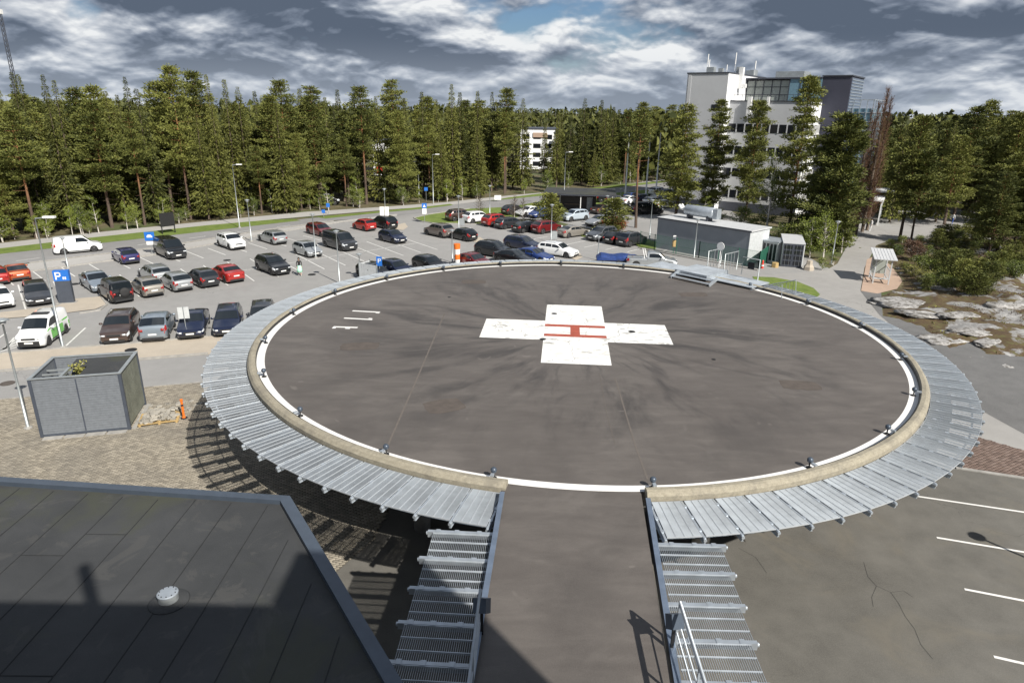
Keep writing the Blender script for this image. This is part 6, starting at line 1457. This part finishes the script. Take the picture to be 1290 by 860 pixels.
hero(leafy(6, 1.7, 39, n=3000, stems=2), 6, (1037, 327), (1048, 258), 'bright green young birch at the lamp by the path bend', 'birch_tree')
hero(bare(19, 1.25, 41, True, n=760), 19, (1086, 292), (1106, 110), 'tall reddish-brown bare larch against the glass stair', 'larch_tree')
hero(bare(16.5, 1.1, 42, True, n=620), 16.5, (1078, 296), (1092, 128), 'shorter reddish-brown bare larch left of the taller one', 'larch_tree')
hero(bare(17.5, 1.2, 47, True, n=640), 17.5, (1092, 290), (1112, 122), 'brown bare larch at the right edge of the glass stair', 'larch_tree')
hero(bare(14, 1.1, 48, True, n=520), 14, (1075, 294), (1086, 150), 'low brown bare larch filling the gap between its taller neighbours', 'larch_tree')
hero(bare(14.5, .95, 43, True, n=480), 14.5, (1070, 300), (1079, 135), 'thin brown bare larch by the dark tower', 'larch_tree')
t_ = hero(pine(16, 2.6, 44, .30, 1.1), 16, (1133, 303), (1164, 144), 'leaning pine on the right of the path with a bare lower trunk')
hero(pine(13, 1.9, 45, .28, 1.0), 13, (1147, 306), (1172, 190), 'thin pine just right of the leaning pine')
pt_ = at(801, 287); hb = hgt(pt_, 807, 130)
hero(pine(15, 1.7, 46, .62, .8), 15, (801, 287), (808, 135), 'pine with a long bare reddish trunk right of the flagpoles')
RT = [(1127, 160), (1142, 170), (1185, 152), (1203, 148), (1218, 133), (1236, 125), (1252, 146), (1263, 138), (1275, 140), (1287, 134), (1300, 130), (1320, 136), (1345, 128), (1156, 163), (1175, 168), (1195, 166), (1228, 158), (1110, 172)]
RG = 'pines behind the plaza at right'
def rpt(x, dist):
    d = _ray(x, 200); d.z = 0; d.normalize(); q = CAMP+d*dist; q.z = 0; return q
for i, (x, y) in enumerate(RT):
    D = random.uniform(124, 150); p = rpt(x, D)
    plant(random.choice(PIN[2:]+PIN[:1]), p, hgt(p, x, y), 17, 'tall green pine in the wood behind the plaza at right', group=RG, wide=random.uniform(.85, 1.05))
for i in range(70):
    x = random.uniform(1100, 1420); D = random.uniform(116, 190); p = rpt(x, D); y = random.uniform(150, 195)
    kd = random.random(); h = max(4, hgt(p, x, y))
    if kd < .7: plant(random.choice(PIN), p, h, 17, 'tall green pine in the wood behind the plaza at right', group=RG, wide=random.uniform(1, 1.3))
    else: plant(random.choice(SPR), p, h, 18, 'dark spruce in the wood behind the plaza at right', name='spruce_tree', group='spruces behind the plaza at right')
for i, (x, y, D) in enumerate([(1262, 205, 100), (1285, 190, 97), (1305, 185, 99), (1275, 215, 92), (1330, 190, 96)]):
    p = rpt(x, D); plant(PIN[2], p, hgt(p, x, y), 17, 'dark bushy pine at the right edge in front of the wood', group='bushy pines at the right edge', wide=1.2)
# birches and shrubs behind shed
for i, (b, h) in enumerate([((905, 285), 3.5), ((930, 290), 4.5), ((948, 300), 3.8), ((985, 315), 4.5), ((1000, 318), 3.5), ((1060, 318), 3.2), ((1066, 305), 3), ((1036, 340), 1.8), ((1050, 334), 1.5), ((1072, 292), 2.2), ((885, 275), 3), ((1010, 322), 4)]):
    plant(random.choice(LEAF), at(*b), h, 6, 'green shrub in the planting between shed, tall block and path', 'shrub', 'shrub', 'shrubs between shed and path', wide=1.5)
# small bare trees on the island and planted strip
B1 = bare(5, 1.6, 51, n=170, m='spruce_bark')
for i, (b, tp, lb) in enumerate([((604, 272), (604, 238), 'small leafless tree on the grass island'), ((648, 277), (648, 240), 'small leafless tree left of the white and blue cars'), ((659, 278), (658, 243), 'small leafless tree beside the blue car')]):
    p = at(*b); plant(B1, p, hgt(p, *tp), 6, lb, 'tree', 'bare_tree')
SY = pine(5, 1.4, 52, .08, 1.0, young=True)
for i, (b, tp, lb) in enumerate([((693, 282), (692, 245), 'dark little pine at the left corner of the timber hut'), ((767, 293), (768, 252), 'little pine beside the orange shrub'), ((700, 280), (701, 258), 'small round shrub before the timber hut')]):
    p = at(*b); plant(SY, p, hgt(p, *tp), 5, lb, 'tree', 'small_pine', wide=1.5)
mat('orange_leaves', fn=f_fol((.16, .045, .015), (.34, .13, .05)), rough=.7)
plant(leafy(2, 1.1, 53, 'orange_leaves', 1500, 3, zlow=.1, size=.12), at(778, 291), 1.7, 2, 'rusty orange shrub in the planting near the timber hut', 'shrub', 'shrub', wide=1.6)
plant(leafy(3.2, .5, 54, 'yellow_leaves', 1100, 3, zlow=.4, size=.11), SHRUB, 3.35, 3.2, 'yellow-green shrub growing inside the slatted enclosure', 'shrub', 'shrub', wide=1.0)
# bushes on the rocks at right
YP = [pine(5, 1.5, 61, .05, .8, young=True), pine(5, 1.7, 62, .05, .9, young=True), pine(5, 1.3, 63, .05, .8, young=True)]
LB = [leafy(2.2, 1.2, 64, 'bush_leaves', 2600, 5, zlow=.05, size=.11), leafy(2, 1.2, 65, 'yellow_leaves', 2400, 5, zlow=.05, size=.11), leafy(2, 1.2, 66, 'bush_leaves', 2300, 4, zlow=.05, size=.12), leafy(2, 1.1, 67, 'dead_twigs', 2000, 4, zlow=.05, size=.11)]
def rk(x, y): p = at(x, y); return Vector((p.x, p.y, ROCKH(p.x, p.y)))
BP = [(1145, 322, 2.6, 3), (1152, 330, 2.4, 3), (1160, 340, 2.2, 2), (1130, 322, 1.8, 0), (1150, 350, 1.7, 1), (1160, 358, 1.6, 1), (1143, 345, 1.3, 0), (1138, 340, 1.2, 1), (1172, 362, 1.8, 1), (1182, 366, 1.9, 0), (1170, 350, 2.3, 2), (1190, 372, 1.6, 0), (1178, 345, 2.6, 4), (1188, 352, 3.0, 4), (1196, 362, 3.1, 4), (1206, 370, 3.2, 4), (1216, 378, 3.0, 4), (1224, 382, 2.6, 5), (1210, 352, 3.1, 4), (1225, 360, 2.8, 5), (1236, 380, 2.4, 6), (1240, 368, 2.9, 4), (1252, 352, 2.7, 5), (1262, 345, 2.9, 4), (1248, 340, 2.2, 2), (1272, 340, 2.6, 6), (1284, 350, 2.5, 4), (1275, 360, 2.3, 2), (1178, 316, 2.8, 4), (1190, 308, 3.0, 6), (1180, 306, 2.6, 4), (1202, 302, 2.4, 6), (1214, 304, 2.5, 4), (1225, 308, 2.2, 5), (1242, 304, 2.6, 6), (1250, 300, 2.3, 4), (1262, 312, 2.0, 3), (1275, 316, 1.8, 2), (1285, 320, 2.2, 6), (1228, 318, 1.6, 3), (1240, 322, 1.5, 3), (1120, 312, 1.4, 0), (1136, 308, 1.3, 0), (1165, 325, 1.8, 2), (1158, 312, 1.5, 0), (1295, 335, 2.5, 4), (1298, 310, 2.6, 5), (1310, 345, 2.4, 4), (1198, 340, 2.4, 5), (1205, 330, 2.0, 2), (1192, 325, 2.2, 4)]
for i in range(30): BP.append((random.uniform(1150, 1300), random.uniform(335, 382) if random.random() < .6 else random.uniform(300, 335), random.uniform(1.0, 2.0), random.choice([4, 2, 0, 2, 0, 1])))
nm_ = ['green leafy bush on the rocky slope right of the path', 'yellow-green bush on the rocky slope behind the path shelter', 'dark green leafy bush on the rocky slope at right', 'brownish bare bush on the rocky slope at right', 'young pine growing on the rocky slope at right']
for x, y, h, k in BP:
    h *= .80
    if k < 4: plant(LB[k], rk(x, y), h*.9, 2.1, nm_[k], 'bush', 'bush', 'bushes on the rocky slope: '+['green', 'yellow-green', 'dark green', 'brown'][k], wide=1.25)
    else: plant(YP[k-4], rk(x, y), h, 5, nm_[4], 'young pine', 'young_pine', 'young pines on the rocky slope', wide=1.25)
# heather, moss and grass tufts between the rock slabs: uncountable
def tufts(name, pts, m, size, n_each, r, par=None):
    P = np.repeat(pts, n_each, 0)+r.normal(0, .12, (len(pts)*n_each, 3))*np.array([1, 1, .1]); D = r.normal(size=P.shape)*.5+np.array([0, 0, 1.])
    V, F_ = sprays(P, D, np.full(len(P), size), np.full(len(P), size*.45), r); o = link(name, np_mesh(name, V, F_, m, tri=True)); return o
r_ = np.random.default_rng(77); gp = []; hp_ = []
for i in range(9000):
    x = r_.uniform(20, 80); y = r_.uniform(-2, 55); hgt_ = ROCKH(x, y)
    if hgt_ < .03: continue
    v = math.sin(x*.55+1.3*math.sin(y*.4))+math.sin(y*.7+1.1*math.sin(x*.33)+2)+r_.normal(0, .4)
    if v > .6: hp_.append((x, y, hgt_-.02))
    elif v > .1 and r_.random() < .5: gp.append((x, y, hgt_-.02))
if hp_: o = tag(tufts('heather', np.array(hp_), 'heather_leaves', .12, 7, r_), 'brown heather and moss between the rock slabs', 'heather'); o['kind'] = 'stuff'
if gp: o = tag(tufts('grass_tufts', np.array(gp), 'yellow_leaves', .17, 5, r_), 'yellowish grass tufts between the rock slabs', 'grass'); o['kind'] = 'stuff'
# pale boulders and slabs
def slab(x, y, sx, sy, sz, rot, seed, label):
    r = np.random.default_rng(seed); bm = bmesh.new(); bmesh.ops.create_icosphere(bm, subdivisions=3, radius=1); p = at(x, y)
    ph = r.uniform(0, 7, 6)
    for v in bm.verts:
        c = v.co; k = 1+.16*math.sin(c.x*3+ph[0])+.13*math.sin(c.y*4+ph[1])+.08*math.sin(c.z*7+c.x*6+ph[2])+.05*math.sin(c.y*11+ph[3]); q_ = 1/max(.35, math.hypot(c.x, c.y)) if c.z < 0 else 1; v.co = (c.x*sx*k*q_, c.y*sy*k*q_, max(-.3, math.copysign(abs(c.z)**.6, c.z)*sz*.36*k*(1+.5*math.sin(c.x*8+ph[4])*math.sin(c.y*9+ph[5]))))
    me = bpy.data.meshes.new('boulder'); bm.to_mesh(me); bm.free(); me.materials.append(MATS['slab_rock']); me.polygons.foreach_set('use_smooth', [True]*len(me.polygons))
    o = link('boulder', me, None, (p.x, p.y, ROCKH(p.x, p.y)-.04), rot); tag(o, label, 'rock')
def f_slab(w, V, b):
    c = w.ramp(w.noise(V, 1.3, 6, .7, .6), [(.3, (.20, .195, .185)), (.55, (.36, .35, .34)), (.7, (.54, .53, .50))])
    return w.mix(w.mapr(w.noise(w.scale(V, (1, 1, 2.5)), 2.2, 6, .75), .46, .58, 0, .85), c, (.085, .075, .062))
mat('slab_rock', fn=f_slab, bump=1., bs=7, rough=.9, obj=False)
for i, a in enumerate([(1190, 428, 2.1, 1.0, .30, .2, 'white flat rock slab at the edge of the dark gravel, front one'), (1232, 422, 2.4, .9, .25, .1, 'long pale slab right of the front slab'), (1240, 448, 1.6, .7, .12, .4, 'low broken white slab lying in the dark gravel'), (1267, 461, .55, .35, .18, 0, 'small white stone alone in the dark gravel'),
    (1140, 385, 3.0, 1.6, .45, -.2, 'long grey ridge of rock behind the red gravel bed'), (1172, 402, 2.2, 1.0, .3, -.3, 'pale slab in the middle of the outcrop'), (1205, 405, 1.6, .8, .25, .2, 'pale slab behind the front slab'), (1275, 395, 2.4, 1.3, .7, .1, 'dark-sided boulder at the right edge'), (1215, 343, 1.8, 1.2, .6, .5, 'pale boulder among the young pines'), (1250, 432, 1.8, .6, .25, .5, 'pale slab at the right of the outcrop'), (1270, 482, 1.2, .4, .1, -.5, 'pale strip of rock beside the asphalt, far right'), (1170, 300, 1.6, .8, .4, 0, 'grey rock at the edge of the plaza'), (1110, 383, .9, .5, .2, .3, 'low grey rock at the tip of the outcrop')]):
    slab(*a[:6], 90+i, a[6])
# far wood out to the horizon, one mass
def far_wood():
    r = np.random.default_rng(5); VV = []; FF = []; o = 0
    n = 2600; bearing = r.uniform(-.95, .95, n); dist = r.uniform(0, 1, n)**1.6*1500+165
    X = CAMP.x+np.sin(bearing)*dist; Y = CAMP.y+np.cos(bearing)*dist; Hh = r.uniform(11, 16.5, n)+dist*.0015
    keep = ~((dist < 260) & (np.abs(bearing-.02) < .05)) & ~((dist < 215) & (bearing > -.22) & (bearing < -.12)); X, Y, Hh = X[keep], Y[keep], Hh[keep]; n = len(X)
    k = 44; a = r.uniform(0, 2*PI, (n, k)); f = r.uniform(.05, 1, (n, k))**.8; rad = 2.6*(1-f)**.7*r.uniform(.3, 1, (n, k))+.1
    P = np.stack([X[:, None]+rad*np.cos(a), Y[:, None]+rad*np.sin(a), Hh[:, None]*f], -1).reshape(-1, 3); D = np.stack([np.cos(a), np.sin(a), np.full_like(a, -.15)], -1).reshape(-1, 3)+r.normal(0, .25, (n*k, 3))
    V, F_ = sprays(P, D, np.full(len(P), 1.9), np.full(len(P), 1.5), r, .25)
    return tag(link('far_wood', np_mesh('far_wood', V, F_, 'spruce_needles', tri=True)), 'distant wooded horizon behind the forest and buildings', 'wood')
far_wood()['kind'] = 'stuff'
